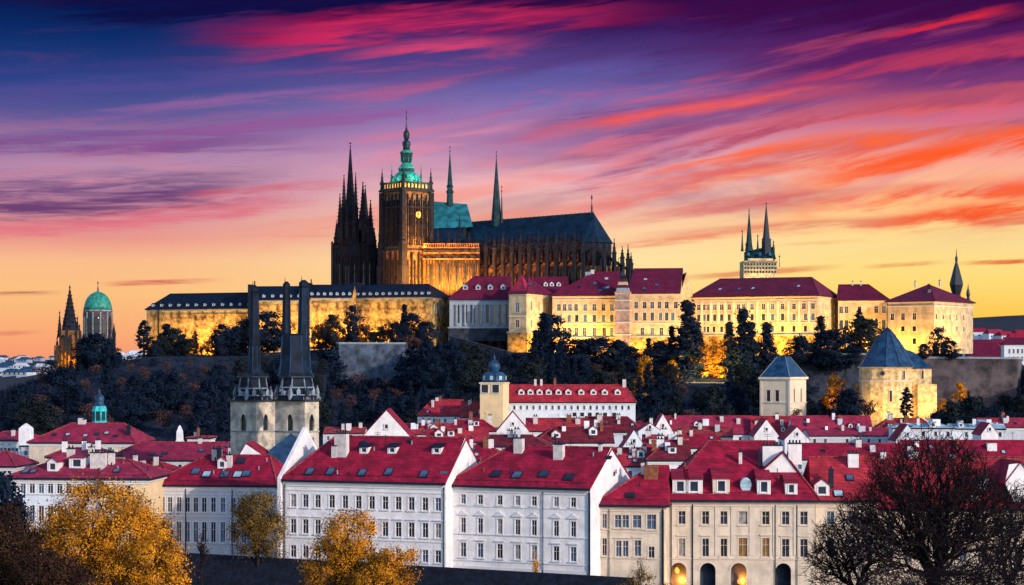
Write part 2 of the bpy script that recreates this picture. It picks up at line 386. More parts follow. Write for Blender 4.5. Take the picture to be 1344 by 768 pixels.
def make_terrain():
    xs = [-2800,-2000,-1500,-1100,-900,-750]+[-600+6*i for i in range(201)]+[750,900,1100,1500,2000,2800]
    ys = [-600,-200,0,60,120,180,220,260,300,320,335,350,365,380,395,410,425,440,540,640]+[680+8*i for i in range(18)]+[824+4*i for i in range(20)]+[904,915,930,960,1000,1060,1120,1200,1300,1400,1550,1700,1900,2100,2300,2600,2900,3200,3600]
    vs = [(x, y, terr(x, y)) for y in ys for x in xs]; n = len(xs)
    fs = [(j*n+i, j*n+i+1, (j+1)*n+i+1, (j+1)*n+i) for j in range(len(ys)-1) for i in range(n-1)]
    a = MB(); b = MB()
    cut = [i for i, y in enumerate(ys) if y <= 680][-1]
    va = vs[:(cut+1)*n]; a.add(va, [f for f in fs if max(f) < len(va)])
    vb = vs[cut*n:]; b.add(vb, [(j*n+i, j*n+i+1, (j+1)*n+i+1, (j+1)*n+i) for j in range(len(ys)-1-cut) for i in range(n-1)])
    tag(a.build('ground', 'ground', smooth=True), None, None, kind='structure')
    tag(b.build('hills', 'hill', smooth=True), None, None, kind='structure')
make_terrain()
# ------------------------------------------------------------------ house builder
_cache = {}
def cached(key, fn):
    if key not in _cache: _cache[key] = fn()
    return _cache[key]
def window_meshes(w, h, style, fm, pm):
    """frame (with surround, sill, mullions) and pane, origin at the opening's lower left on the wall plane, y inwards"""
    def mk():
        b = MB()
        t = .065
        b.box(0, t, .06, .24, 0, h); b.box(w-t, w, .06, .24, 0, h); b.box(t, w-t, .06, .24, 0, t); b.box(t, w-t, .06, .24, h-t, h)
        if style != 'bare':
            b.box(w/2-.025, w/2+.025, .09, .22, t, h-t)
            b.box(t, w-t, .095, .215, h*.62, h*.62+.05)
        s = .15
        if style in ('plain', 'ped', 'hood', 'bare'):
            b.box(-s, 0, -.06, .03, -.05, h+s); b.box(w, w+s, -.06, .03, -.05, h+s); b.box(0, w, -.06, .03, h, h+s)
            b.box(-s-.1, w+s+.1, -.2, .03, -.2, -.05)
        if style == 'ped':
            z = h+s+.25
            b.box(-s, w+s, -.05, .03, h+s, z)
            b.box(-s-.25, w+s+.25, -.24, .03, z, z+.12)
            pts = [(-s-.25, z+.12), (w+s+.25, z+.12), (w*.75, z+.5), (w/2, z+.72), (w*.25, z+.5)]
            vs = [(x, -.22, zz) for x, zz in pts]+[(x, .03, zz) for x, zz in pts]
            b.add(vs, [(0,1,2,3,4)]+[(i,(i+1)%5,5+(i+1)%5,5+i) for i in range(5)])
        if style == 'hood':
            b.box(-s-.15, w+s+.15, -.22, .03, h+s+.2, h+s+.34)
        p = MB(); p.face((.02,.17,.02),(w-.02,.17,.02),(w-.02,.17,h-.02),(.02,.17,h-.02))
        return b.mesh('window', fm), p.mesh('pane', pm)
    return cached(('win', round(w,2), round(h,2), style, fm, pm), mk)
def facade(b, mp, w, h, rects, rev=.26):
    xs = sorted({0, w}|{r[0] for r in rects}|{r[2] for r in rects}); zs = sorted({0, h}|{r[1] for r in rects}|{r[3] for r in rects})
    for x0, x1 in zip(xs, xs[1:]):
        for z0, z1 in zip(zs, zs[1:]):
            cx, cz = (x0+x1)/2, (z0+z1)/2
            if any(r[0] < cx < r[2] and r[1] < cz < r[3] for r in rects): continue
            b.face(mp(x0,0,z0), mp(x1,0,z0), mp(x1,0,z1), mp(x0,0,z1))
    for r in rects:
        x0, z0, x1, z1 = r[:4]
        for p, q in (((x0,z0),(x1,z0)),((x1,z0),(x1,z1)),((x1,z1),(x0,z1)),((x0,z1),(x0,z0))):
            b.face(mp(p[0],0,p[1]), mp(q[0],0,q[1]), mp(q[0],rev,q[1]), mp(p[0],rev,p[1]))
class House: pass
PR = random.Random(5)
def house(label, px0, px1, Y0, rot, pyb, pye, pyr, d=None, px2=None, hl=0, hr=0, wall='wall', roof='roof', trim='trim',
          name='town_house', cat='house', group=None, over=.45, ridge_t=.5, gutter=True, front=(), right=(), left=(), panes=('glass','glass_sky'), base_drop=0, parapet=0):
    H = House(); th = R(rot); c, s = math.cos(th), math.sin(th)
    X0 = X_(px0, Y0); u1 = (px1-CX)/F
    w = (u1*Y0-X0)/(c-u1*s); X1, Y1 = X0+w*c, Y0+w*s
    if px2 is not None:
        u2 = (px2-CX)/F; d = (u2*Y1-X1)/(-s-u2*c)
    ym = (Y0+Y1)/2
    zb = Z_(pyb, ym)-(base_drop if Y0 > 330 else 3.0); he = Z_(pye, ym)-zb; hri = Z_(pyr, ym+c*d*ridge_t)-zb
    root = thing(name, label, cat, (X0, Y0, zb), th, group)
    H.root, H.w, H.d, H.he, H.hr, H.zb, H.ym, H.over, H.hl, H.hrr, H.rt = root, w, d, he, hri, zb, ym, over, hl, hr, ridge_t
    H.fx = lambda px: (lambda u: (u*Y0-X0)/(c-u*s))((px-CX)/F)           # pixel column -> local x on the front
    H.rx = lambda px: (lambda u: (u*Y1-X1)/(-s-u*c))((px-CX)/F)          # pixel column -> local y on the right side
    H.z = lambda py, px=None: Z_(py, ym if px is None else Y0+s*H.fx(px))-zb
    H.zr = lambda py: Z_(py, Y1+c*d*.5)-zb
    fr = rects(H, front, H.fx, H.z); rr = rects(H, right, H.rx, H.zr); lr = rects(H, left, lambda p: p, H.z)
    b = MB()
    mf = lambda x, y, z: (x, y, z); mr = lambda x, y, z: (w-y, x, z); ml = lambda x, y, z: (y, d-x, z)
    facade(b, mf, w, he, fr); facade(b, mr, d, he, rr); facade(b, ml, d, he, lr)
    b.face((w,d,0),(0,d,0),(0,d,he),(w,d,he))
    yr = d*ridge_t
    if not hr: b.face((w,0,he),(w,d,he),(w,yr,hri-.22+parapet))
    if not hl: b.face((0,d,he),(0,0,he),(0,yr,hri-.22+parapet))
    b.build('wall', wall, root)
    H.mf, H.mr, H.ml = mf, mr, ml
    place_windows(H, fr, 'f', trim, panes); place_windows(H, rr, 'r', trim, panes); place_windows(H, lr, 'l', trim, panes)
    # roof shell
    o = over; xl = -(o if hl else .12); xr = w+(o if hr else .12); ze = he+.1; t = .3
    A, B_, C_, D_ = (xl,-o,ze), (xr,-o,ze), (xr,d+o,ze), (xl,d+o,ze)
    E, G = (hl if hl else xl, yr, hri), (w-hr if hr else xr, yr, hri)
    dn = lambda p: (p[0], p[1], p[2]-t)
    r = MB(); r.face(A,B_,G,E); r.face(C_,D_,E,G)
    if hr: r.face(B_,C_,G)
    if hl: r.face(D_,A,E)
    r.face(dn(A),dn(B_),dn(G),dn(E)); r.face(dn(C_),dn(D_),dn(E),dn(G))
    r.face(A,B_,dn(B_),dn(A)); r.face(C_,D_,dn(D_),dn(C_))
    for P, Q, Rr, hip in ((B_,G,C_,hr),(D_,E,A,hl)):
        if hip: r.face(P,Rr,dn(Rr),dn(P)); r.face(dn(P),dn(Rr),dn(Q))
        else: r.face(P,Q,dn(Q),dn(P)); r.face(Q,Rr,dn(Rr),dn(Q))
    H.roof = r.build('roof', roof, root)
    rg_ = MB()
    up = lambda q: (q[0], q[1], q[2]+.06)
    rg_.bar(up(E), up(G), .2, .34)
    if hr and hr > .5: rg_.bar(up(B_), up(G), .16, .3); rg_.bar(up(C_), up(G), .16, .3)
    if hl and hl > .5: rg_.bar(up(A), up(E), .16, .3); rg_.bar(up(D_), up(E), .16, .3)
    rg_.build('ridge_tiles', 'ridge' if roof.startswith('roof') and roof != 'roof_castle' else roof, H.roof)
    if gutter:
        g = MB(); g.box(xl-.02, xr+.02, -o-.16, -o+.02, ze-.36, ze-.02)
        if hr: g.box(xr-.02, xr+.16, -o, d+o, ze-.36, ze-.03)
        g.build('gutter', 'gutter', root)
        k = MB(); k.box(-.02, w+.02, -.28, -.003, he-.62, he-.25); k.box(0, w, -.14, -.003, he-.95, he-.64)
        if right or hr:
            k.box(w+.003, w+.28, 0, d, he-.62, he-.25)
        k.build('cornice', trim, root)
    def rp(x, tt):                                     # point on the front slope
        return Vector((x, -o+tt*(yr+o), ze+tt*(hri-ze)))
    H.rp = rp; H.slope = math.atan2(hri-ze, yr+o)
    return H
def rects(H, specs, fx, fz):
    """each: dict(px=[centres] or n,x0,x1; w=width m; py=(top,bottom); st=style; arch)"""
    out = []
    for sp in specs:
        cs = sp['px'] if 'px' in sp else [sp['x0']+(sp['x1']-sp['x0'])*(i+.5)/sp['n'] for i in range(sp['n'])]
        for p in cs:
            x = fx(p); hw = sp.get('w', .9)/2
            za, zc = fz(sp['py'][1]), fz(sp['py'][0])
            out.append((x-hw, max(.02, za), x+hw, zc, sp.get('st', 'plain'), sp.get('pm')))
    return out
def place_windows(H, rs, side, trim, panes):
    for (x0, z0, x1, z1, st, pm) in rs:
        if st == 'hole': continue
        pm = pm or PR.choice(panes)
        a, b = window_meshes(x1-x0, z1-z0, st, trim, pm)
        if side == 'f': loc, ro = (x0, 0, z0), 0
        elif side == 'r': loc, ro = (H.w, x0, z0), PI/2
        else: loc, ro = (0, H.d-x0, z0), -PI/2
        o = link('window', a, H.root, loc, ro); link('pane', b, o)
def chimney(H, px_x, t, w=.9, h=1.8, dd=.8, m='chimney', pix=True, cap=True):
    x = H.fx(px_x) if pix else px_x
    p = H.rp(x, t); b = MB(); b.box(x-w/2, x+w/2, p.y-dd/2, p.y+dd/2, p.z-.9, p.z+h)
    o = b.build('chimney', m, H.root)
    if cap:
        c = MB(); c.box(x-w/2-.1, x+w/2+.1, p.y-dd/2-.1, p.y+dd/2+.1, p.z+h+.003, p.z+h+.14)
        n = max(1, int(w/.5))
        for i in range(n):
            cx = x-w/2+w*(i+.5)/n; c.lathe(cx, p.y, [(.15,p.z+h+.14),(.12,p.z+h+.6)], 6)
        c.build('chimney_cap', 'gutter' if m != 'brick' else 'brick', o)
def skylight(H, px_x, t, w=1.1, h=1.5, m='glass_sky', pix=True, open_=0.0):
    x = H.fx(px_x) if pix else px_x
    p = H.rp(x, t)
    b = MB(); g = MB()
    q = .14
    b.box(-w/2,w/2,-h/2,h/2,-.05,.12); g.face((-w/2+q,-h/2+q,.13),(w/2-q,-h/2+q,.13),(w/2-q,h/2-q,.13),(-w/2+q,h/2-q,.13))
    o = b.build('skylight', 'gutter', H.root); o.location = p+Vector((0,0,.06)); o.rotation_euler = (H.slope+open_, 0, 0)
    g.build('pane', m, o)
def dormer(H, px_x, t, w=1.6, h=1.5, wall='trim', roof='roof', st='bare', pm='glass', shed=False, pix=True, ww=None):
    """a roof dormer: cheeks and front, own little roof, window with pane"""
    x = H.fx(px_x) if pix else px_x
    p = H.rp(x, t); k = math.tan(H.slope)
    y0 = p.y; z0 = p.z-.1; z1 = p.z+h; yb = y0+h/k
    ww = ww or w*.55; wh = h*.72; a0 = (w-ww)/2; c0 = h*.14+.1
    b = MB(); x0, x1 = x-w/2, x+w/2
    facade(b, lambda X, Y, Zz: (x0+X, y0+Y, z0+Zz), w, h+.1, [(a0, c0, a0+ww, c0+wh)], .16)
    b.face((x0,y0,z0),(x0,y0,z1),(x0,yb,z1)); b.face((x1,y0,z0),(x1,yb,z1),(x1,y0,z1))
    o = b.build('dormer', wall, H.root)
    r = MB()
    if shed:
        rise = .55*h; y2 = y0+(h+rise)/k
        vs = [(x0-.15,y0-.25,z1-.02),(x1+.15,y0-.25,z1-.02),(x1+.15,y2,z1+rise),(x0-.15,y2,z1+rise)]
        r.add(vs+[(a,b_,c+.14) for a,b_,c in vs], [(0,1,2,3),(4,5,6,7),(0,1,5,4),(1,2,6,5),(2,3,7,6),(3,0,4,7)])
    else:
        rise = .42*w; y2 = y0+(h+rise)/k
        for sx in (-1, 1):
            xe = x+sx*(w/2+.18)
            vs = [(xe,y0-.25,z1-.08),(x,y0-.25,z1+rise),(x,y2,z1+rise),(xe,yb,z1-.08)]
            r.add(vs+[(a,b_,c+.12) for a,b_,c in vs], [(0,1,2,3),(4,5,6,7),(0,1,5,4),(1,2,6,5),(2,3,7,6),(3,0,4,7)])
        b2 = MB(); b2.face((x0,y0-.01,z1),(x1,y0-.01,z1),(x,y0-.01,z1+rise-.05)); b2.build('gable', wall, o)
    r.build('dormer_roof', roof, o)
    fa, pa = window_meshes(ww, wh, 'bare', 'trim', pm)
    link('dormer_window', fa, o, (x0+a0, y0, z0+c0)); link('pane', pa, o, (x0+a0, y0-.03, z0+c0))
def clutter(H, seed, n=4):
    rg = random.Random(seed)
    for i in range(n):
        x = rg.uniform(.12,.88)*H.w; p = H.rp(x, rg.uniform(.55,1.0)); b = MB(); hh = rg.uniform(1.2,2.6)
        b.tube((p.x,p.y,p.z-.1), (p.x,p.y,p.z+hh), .045, .03, 4)
        for k in range(rg.randint(1,3)): z = p.z+hh-.15-.3*k; b.tube((p.x-.5,p.y,z), (p.x+.5,p.y,z), .028, .028, 3)
        b.build('aerial', 'gutter', H.root)
    for i in range(n+2):
        x = rg.uniform(.06,.94)*H.w; p = H.rp(x, rg.uniform(.12,.9)); b = MB(); b.lathe(p.x, p.y, [(.11,p.z-.1),(.11,p.z+.45),(.17,p.z+.46),(.02,p.z+.6)], 6); b.build('roof_vent', rg.choice(['gutter','coping','brick']), H.root)
    for t in (.10,):
        b = MB(); 
        for k in range(int(H.w/1.6)):
            x = H.hl*t+.8+k*1.6
            if x > H.w-.6: break
            p = H.rp(x, t); b.box(x-.05, x+.05, p.y-.05, p.y+.05, p.z-.05, p.z+.22)
        b.tube(H.rp(.8, t)+Vector((0,0,.2)), H.rp(H.w-.8, t)+Vector((0,0,.2)), .03, .03, 4); b.build('snow_guard', 'gutter', H.root)
def pipe(H, px, z0=0.0, z1=None, m='gutter', r=.08, side='f'):
    x = H.fx(px) if side == 'f' else None
    b = MB(); z1 = H.he-.3 if z1 is None else z1
    b.lathe(x, -.16, [(r, z0), (r, z1)], 6); b.build('downpipe', m, H.root)
def band(H, z, h=.16, proud=.1, m='trim', x0=0.0, x1=None):
    b = MB(); b.box(x0, H.w if x1 is None else x1, -proud, -.003, z, z+h); b.build('string_course', m, H.root)

# ------------------------------------------------------------------ the white front row
def front_row():
    # 1 lavender/peach corner house far left
    H = house('lavender corner house with peach right wing behind the large golden tree', 8, 132, 312, -8, 745, 627.5, 600, d=17, hl=7, hr=.01+4, wall='wall_cool', roof='roof_pink', name='corner_house',
        front=[dict(px=[18,30,42,54,66,78,90,104,118], w=.95, py=(631,648)), dict(px=[18,30,42,54,66,78], w=.95, py=(664,684)), dict(px=[18,30,42,54,66,78], w=.95, py=(698,716))])
    chimney(H, 118, .5, 2.6, 2.4, 1.0); chimney(H, 70, .92, 1.2, 1.6); chimney(H, 98, .9, .8, 2.0)
    skylight(H, 28, .25); skylight(H, 38, .25); dormer(H, 62, .3, 1.8, 1.5, roof='roof_pink'); dormer(H, 90, .45, 2.6, 1.7, roof='roof_pink', shed=True)
    # right wing, a part of the same house
    W = house('peach coloured house with blind upper wall right of the lavender corner house', 131, 195, 309, -4, 745, 628, 603, d=15, hl=.01, hr=5.5, wall='wall_peach', roof='roof_pink', name='corner_house',
        front=[dict(px=[152,160], w=.95, py=(640,656), pm='glass_warm'), dict(px=[167], w=1.0, py=(637,657), pm='glass_dark'), dict(px=[152,168,184], w=.95, py=(672,690))])
    skylight(W, 148, .35); chimney(W, 134, .75, 1.0, 1.8)
    clutter(W, 1)
    # 2 grey-white house
    H = house('grey white house with a tall window front and many open skylights', 198, 362, 318, -7, 727, 637, 597.5, d=16, hl=7.5, hr=3.0, wall='wall_grey', trim='trim', roof='roof', name='grey_house',
        front=[dict(px=[205,213,223,235,246,257,268,280,292.5,306,320,334,348], w=.85, py=(653,672.5)),
               dict(px=[205,213,223,235,246,257,268,280,292.5,306,320,334,348], w=.85, py=(685,712))])
    for px, t, m in ((250,.42,'glass_sky'),(266,.33,'pale_roof'),(290,.33,'glass_sky'),(307,.33,'pale_roof'),(318,.36,'glass_sky'),(303,.8,'glass_dark')): skylight(H, px, t, 1.5, 1.9, m)
    chimney(H, 270, .86, 1.6, 1.7); chimney(H, 291, .62, .9, 1.9); chimney(H, 276, .7, .7, 2.6, m='gutter'); dormer(H, 282, .55, 1.5, 1.3)
    band(H, H.z(678)); pipe(H, 244); pipe(H, 305); band(H, H.he-1.5, .12)
    clutter(H, 2)
    # 3 long white house
    cols = [385,401,417,435.5,453,470.5,488,505.6,522.8,540,558,575]
    H = house('long white house with twelve windows in each of three rows and red roof', 372.5, 585, 292, -20, 744, 632, 573.5, px2=636, hl=5.0, hr=0, ridge_t=.5, wall='wall', roof='roof', name='white_house', over=.5,
        front=[dict(px=cols, w=.98, py=(651,668)), dict(px=cols, w=.98, py=(684,703), st='hood'), dict(px=cols, w=.98, py=(719,735), panes=0)],
        panes=('glass','glass_sky','glass_dark','glass_dark','glass_curtain','glass'), parapet=.45)
    z1, z2 = H.z(676.5), H.z(707)
    band(H, z2-.25, .2, .12); band(H, H.z(646), .14, .1); band(H, 3.0, .7, .12)
    pipe(H, 583); pipe(H, 374.5)
    for px, t in ((430,.18),(403,.17),(472,.17),(506,.2),(553,.17)): skylight(H, px, t, 1.3, 1.7, 'glass_sky')
    for px, t in ((460,.62),(497,.63),(556,.64)): dormer(H, px, t, 1.5, .9, roof='slate', wall='trim', shed=True)
    chimney(H, 432, .58, 2.0, 3.2, 1.1); chimney(H, 424, .55, .9, 1.5); skylight(H, 452, .84, .9, .9, 'glass_dark'); skylight(H, 513, .9, .7, .7,'glass_dark')
    # white parapet wall on the left end
    b = MB(); yr = H.d*.5
    for (ya, za, yb_, zc) in ((-.7, H.he-.2, yr, H.hr+.9), (yr, H.hr+.9, H.d+.4, H.he-.2)):
        x = -.75
        b.add([(x,ya,0),(x,yb_,0),(x,yb_,zc+.5),(x,ya,za+.5),(x+.55,ya,0),(x+.55,yb_,0),(x+.55,yb_,zc+.5),(x+.55,ya,za+.5)],
              [(0,1,2,3),(4,5,6,7),(0,1,5,4),(1,2,6,5),(2,3,7,6),(3,0,4,7)])
    b.build('gable_wall', 'wall', H.root)
    b = MB()
    b.box(H.w-1.4, H.w-.15, 1.2, 1.35, H.he+1.1, H.he+1.7); b.build('hatch', 'glass_sky', H.root)
    clutter(H, 3)
    # 4 white house with pediments, peach gable
    cols = [608,630.4,656,679.4,701,730,752.5]
    H = house('white house with small pediments over its middle windows and a peach gable', 588, 775, 286, -23, 753, 639, 586, px2=829, hl=6.5, hr=0, wall='wall', roof='roof', name='white_house', over=.55,
        front=[dict(px=cols, w=.85, py=(651,663.5)), dict(px=cols, w=.85, py=(682,702), st='ped', pm=None), dict(px=cols, w=.95, py=(715,734), st='hood')],
        panes=('glass','glass_sky','glass_dark','glass','glass_curtain'), parapet=.45)
    band(H, H.z(704), .16, .14); band(H, H.z(667), .12, .1); band(H, H.z(739), .16, .12); band(H, H.z(647.5), .12, .08); band(H, 3.0, .8, .12)
    pipe(H, 713, r=.07); pipe(H, 774, r=.16); pipe(H, 590)
    for px, t, m in ((644,.28,'glass_dark'),(672,.26,'glass_sky'),(706,.3,'glass'),(741,.24,'glass_dark')): skylight(H, px, t, 1.5, 1.8, m)
    chimney(H, 713, .72, 1.5, 2.0, 1.0); chimney(H, 655, .86, 1.4, 2.0, 1.0); skylight(H, 779, .74, .8, .8, 'glass_dark'); chimney(H, 762, .93, .5, .9, .5)
    clutter(H, 4)
    # 5 small beige house
    H = house('small beige house with a steep red lean roof between two larger houses', 783, 872, 281, -10, 785, 663, 611, d=15, hl=7.5, hr=.01, wall='wall_beige', trim='trim_beige', roof='roof', name='beige_house', over=.6,
        front=[dict(px=[793.5], w=.7, py=(675,694)), dict(px=[811,821], w=1.0, py=(676,693), pm='glass_sky'), dict(px=[836], w=1.3, py=(676,693), pm='glass_sky'), dict(px=[855], w=1.4, py=(675,694.5)),
               dict(px=[793.5], w=.7, py=(707,730)), dict(px=[812,821], w=.85, py=(710,731), st='hood'), dict(px=[837], w=1.0, py=(709,730), st='hood'), dict(px=[855], w=.9, py=(717,732))])
    pipe(H, 799.5, r=.06); pipe(H, 870, r=.16); band(H, H.z(734), .14, .1, 'trim_beige'); band(H, H.z(699.5), .12, .08, 'trim_beige')
    skylight(H, 826, .22, 1.4, 1.2, 'glass_dark'); chimney(H, 850, .72, 2.0, 1.7, 1.3, m='brick', cap=False); chimney(H, 838, .8, .5, 1.6, .5)
    clutter(H, 5)
    # 6 arcaded house
    c1 = [895,926,950,975,1005,1031,1055]
    H = house('large beige arcaded house with glowing arches and dormers in its red roof', 873, 1070, 283, -3, 800, 656.5, 579, d=24, hl=7.0, hr=5.0, wall='wall_beige', trim='trim_beige', roof='roof', name='arcaded_house', over=.7,
        front=[dict(px=c1[:3], w=1.05, py=(671,688.5)), dict(px=[975], w=1.35, py=(671,688.5)), dict(px=c1[4:], w=1.1, py=(671,688.5)),
               dict(px=c1[:3], w=1.0, py=(707,731), st='hood'), dict(px=[975], w=1.35, py=(706,731), st='hood', pm='glass_warm'), dict(px=[1005], w=1.1, py=(706,731), st='hood', pm='glass_warm'), dict(px=c1[5:], w=1.1, py=(707,731), st='hood'),
               dict(px=[890.6,929,969.5,1028], w=2.3, py=(739,772), st='hole')], panes=('glass','glass_dark','glass','glass_curtain'))
    for px in (890.6,929,969.5,1028):
        x = H.fx(px); zt = H.z(739); hw = 1.15
        b = MB(); n = 10
        for i in range(n):                                   # spandrels round the arch head
            a0, a1 = PI*i/n, PI*(i+1)/n
            p0 = (x-hw*math.cos(a0), zt-hw+hw*math.sin(a0)); p1 = (x-hw*math.cos(a1), zt-hw+hw*math.sin(a1))
            b.face((p0[0],-.001,p0[1]),(p1[0],-.001,p1[1]),(p1[0],-.001,zt),(p0[0],-.001,zt))
            b.face((p0[0],-.001,p0[1]),(p1[0],-.001,p1[1]),(p1[0],.5,p1[1]),(p0[0],.5,p0[1]))
            q0 = (x-(hw+.28)*math.cos(a0), zt-hw+(hw+.28)*math.sin(a0)); q1 = (x-(hw+.28)*math.cos(a1), zt-hw+(hw+.28)*math.sin(a1))
            b.face((p0[0],-.08,p0[1]),(p1[0],-.08,p1[1]),(q1[0],-.08,q1[1]),(q0[0],-.08,q0[1]))
            b.face((q0[0],-.08,q0[1]),(q1[0],-.08,q1[1]),(q1[0],0,q1[1]),(q0[0],0,q0[1]))
        o = b.build('arch', 'trim_beige', H.root)
        d_ = MB(); d_.face((x-1.3,1.6,0),(x+1.3,1.6,0),(x+1.3,1.6,zt),(x-1.3,1.6,zt)); d_.face((x-1.3,.26,zt),(x+1.3,.26,zt),(x+1.3,1.6,zt),(x-1.3,1.6,zt))
        for sx in (-1.3,1.3): d_.face((x+sx,.26,0),(x+sx,1.6,0),(x+sx,1.6,zt),(x+sx,.26,zt))
        d_.build('recess', 'stone_warm' if px in (890.6, 969.5) else 'stone_wall', o)  # glow and shade put into the stone colour: warm in lantern arches, dark elsewhere
        if px in (890.6, 969.5):
            g = MB(); zl = H.z(768 if px > 900 else 754); g.lathe(x+(.2 if px > 900 else -.2), 1.1, [(.05,zl),(.3,zl+.15),(.36,zl+.5),(.2,zl+.8),(.05,zl+.9)], 8); g.build('lantern', 'lamp_glow', o)
            l = bpy.data.lights.new('lantern_light', 'POINT'); l.energy = 700; l.color = (1,.42,.06); l.shadow_soft_size = .2
            lo = bpy.data.objects.new('lantern_light', l); COL.objects.link(lo); lo.parent = o; lo.location = (x+.5, 1.0, H.z(764))
    for px in (886,880,909,947,985,1044,1078): pass
    for px in (942,963,987,1018,1045): # shallow pilasters
        x = H.fx(px); b = MB(); b.box(x-.4, x+.4, -.1, -.003, H.z(731)+.2, H.he-1.0); b.build('pilaster', 'trim_beige', H.root)
    band(H, H.z(734.5), .2, .16, 'trim_beige'); pipe(H, 909, r=.09); pipe(H, 881, r=.07); pipe(H, 1017.5, r=.06); pipe(H, 1046, r=.06)
    dormer(H, 893, .10, 2.3, 2.1, wall='trim', shed=True, ww=1.1); dormer(H, 911, .10, 2.6, 2.1, wall='trim', shed=True, ww=1.2)
    dormer(H, 947, .10, 2.5, 2.2, wall='trim_beige', shed=True, ww=1.1); dormer(H, 1003, .09, 2.0, 2.2, wall='trim', shed=True, ww=1.0); dormer(H, 1039, .09, 1.8, 1.7, wall='trim', shed=True, ww=.8)
    x = H.fx(980); p = H.rp(x, .17); b = MB()
    for i in range(16):
        a0, a1 = 2*PI*i/16, 2*PI*(i+1)/16
        f_ = lambda a, y: (x+.85*math.cos(a), y, p.z+.7+1.05*math.sin(a))
        b.face((x,p.y-.2,p.z+.7), f_(a0,p.y-.2), f_(a1,p.y-.2)); b.face(f_(a0,p.y-.2), f_(a1,p.y-.2), f_(a1,p.y+1.6), f_(a0,p.y+1.6))
    b.build('round_skylight', 'pale_roof', H.root)
    chimney(H, 1019, .62, 3.0, 2.6, 1.4, m='wall'); chimney(H, 1050, .7, 2.0, 2.2, 1.2, m='wall'); chimney(H, 976, .62, .5, 1.6, .5); chimney(H, 1001, .55, .45, 2.2, .45, m='gutter')
    clutter(H, 6)
    # big white cross gable in this roof
    x0, x1 = H.fx(1001), H.fx(1052); p = H.rp(x0, .46); b = MB(); zt = p.z+2.9; xm = (x0+x1)/2+.6
    b.face((x0,p.y,p.z-.2),(x1,p.y,p.z-.2),(xm,p.y,zt)); o = b.build('gable', 'wall', H.root)
    r = MB(); yb = p.y+3.2/math.tan(H.slope)
    for xe in (x0-.25, x1+.25):
        vs = [(xe,p.y-.3,p.z-.25),(xm,p.y-.3,zt+.12),(xm,yb+1.5,zt+.12),(xe,p.y+.4,p.z-.25)]
        r.add(vs+[(a,b_,c+.16) for a,b_,c in vs], [(0,1,2,3),(4,5,6,7),(0,1,5,4),(1,2,6,5),(2,3,7,6),(3,0,4,7)])
    r.build('gable_roof', 'roof', o)
    H = house('beige annex with one dormer joining the arcaded house on its bare tree side', 1070.5, 1152, 284, -1, 800, 657, 600, d=15, hl=.01, hr=.01, wall='wall_beige', trim='trim_beige', roof='roof_bright', name='beige_house', over=.7,
        front=[dict(px=[1090,1118,1140], w=1.1, py=(671,688.5)), dict(px=[1090,1118,1140], w=1.1, py=(707,731), st='hood')])
    band(H, H.z(734.5), .2, .16, 'trim_beige'); chimney(H, 1093, .3, .7, 2.6, .7, m='gutter'); dormer(H, 1079, .1, 2.2, 1.6, wall='trim', roof='roof_bright'); skylight(H, 1101, .14, 1.5, 1.5, 'pale_roof'); chimney(H, 1128, .8, 1.6, 1.8, m='wall'); skylight(H, 1120, .5, 1.2, 1.4)
    # 7 right house behind the bare tree
    H = house('pale beige house with a bright red roof half hidden by the large bare tree', 1152, 1400, 290, 3, 800, 668, 603, d=20, hl=.01, hr=0, wall='wall_beige', trim='trim_beige', roof='roof_bright', name='beige_house', over=.6,
        front=[dict(px=[1168,1192,1216,1240,1264,1288,1312,1336], w=1.1, py=(684,702)), dict(px=[1168,1192,1216,1240,1264,1288,1312,1336], w=1.1, py=(718,738), st='hood')])
    clutter(H, 7)
    x0, x1 = H.fx(1321), H.fx(1362); p = H.rp(x0, .12); zt = p.z+6.0; xm = (x0+x1)/2; b = MB()
    zm = p.z+3.0
    b.face((x0+1.3,p.y,p.z-.1),(x1-.8,p.y,p.z-.1),(x1,p.y,zm),(x1-.9,p.y,zt-1),(xm,p.y,zt),(x0+.6,p.y,zt-.2),(x0,p.y,zm)); o = b.build('gable', 'wall', H.root)
    r = MB(); yb = p.y+6.0/math.tan(H.slope)
    for xe in (x0-.15, x1+.25):
        vs = [(xe,p.y-.25,zm-.2),(xm,p.y-.25,zt+.12),(xm,yb,zt+.12),(xe,p.y+3,zm-.2)]
        r.add(vs+[(a,b_,c+.16) for a,b_,c in vs], [(0,1,2,3),(4,5,6,7),(0,1,5,4),(1,2,6,5),(2,3,7,6),(3,0,4,7)])
    r.build('gable_roof', 'roof', o)
    chimney(H, 1300, .4, 1.4, 1.6); chimney(H, 1282, .16, 1.2, .8)
    # dark embankment wall in front
    P0, P1 = (X_(205,282), 282), (X_(830,258), 258)
    zt0, zt1 = Z_(724,282), Z_(759,258)
    b = MB(); d_ = Vector((P1[0]-P0[0], P1[1]-P0[1], 0)).normalized(); n_ = Vector((d_.y, -d_.x, 0)); nn = 26
    for i in range(nn):
        a, c = i/nn, (i+1)/nn
        pa = Vector((P0[0],P0[1],0)).lerp(Vector((P1[0],P1[1],0)), a); pb = Vector((P0[0],P0[1],0)).lerp(Vector((P1[0],P1[1],0)), c)
        za, zc = zt0+(zt1-zt0)*a, zt0+(zt1-zt0)*c
        oa, oc = pa+n_*6.0, pb+n_*6.0
        b.face((oa.x,oa.y,-8),(oc.x,oc.y,-8),(pb.x,pb.y,zc),(pa.x,pa.y,za)); b.face((pa.x,pa.y,za),(pb.x,pb.y,zc),(pb.x-n_.x*.7,pb.y-n_.y*.7,zc),(pa.x-n_.x*.7,pa.y-n_.y*.7,za))
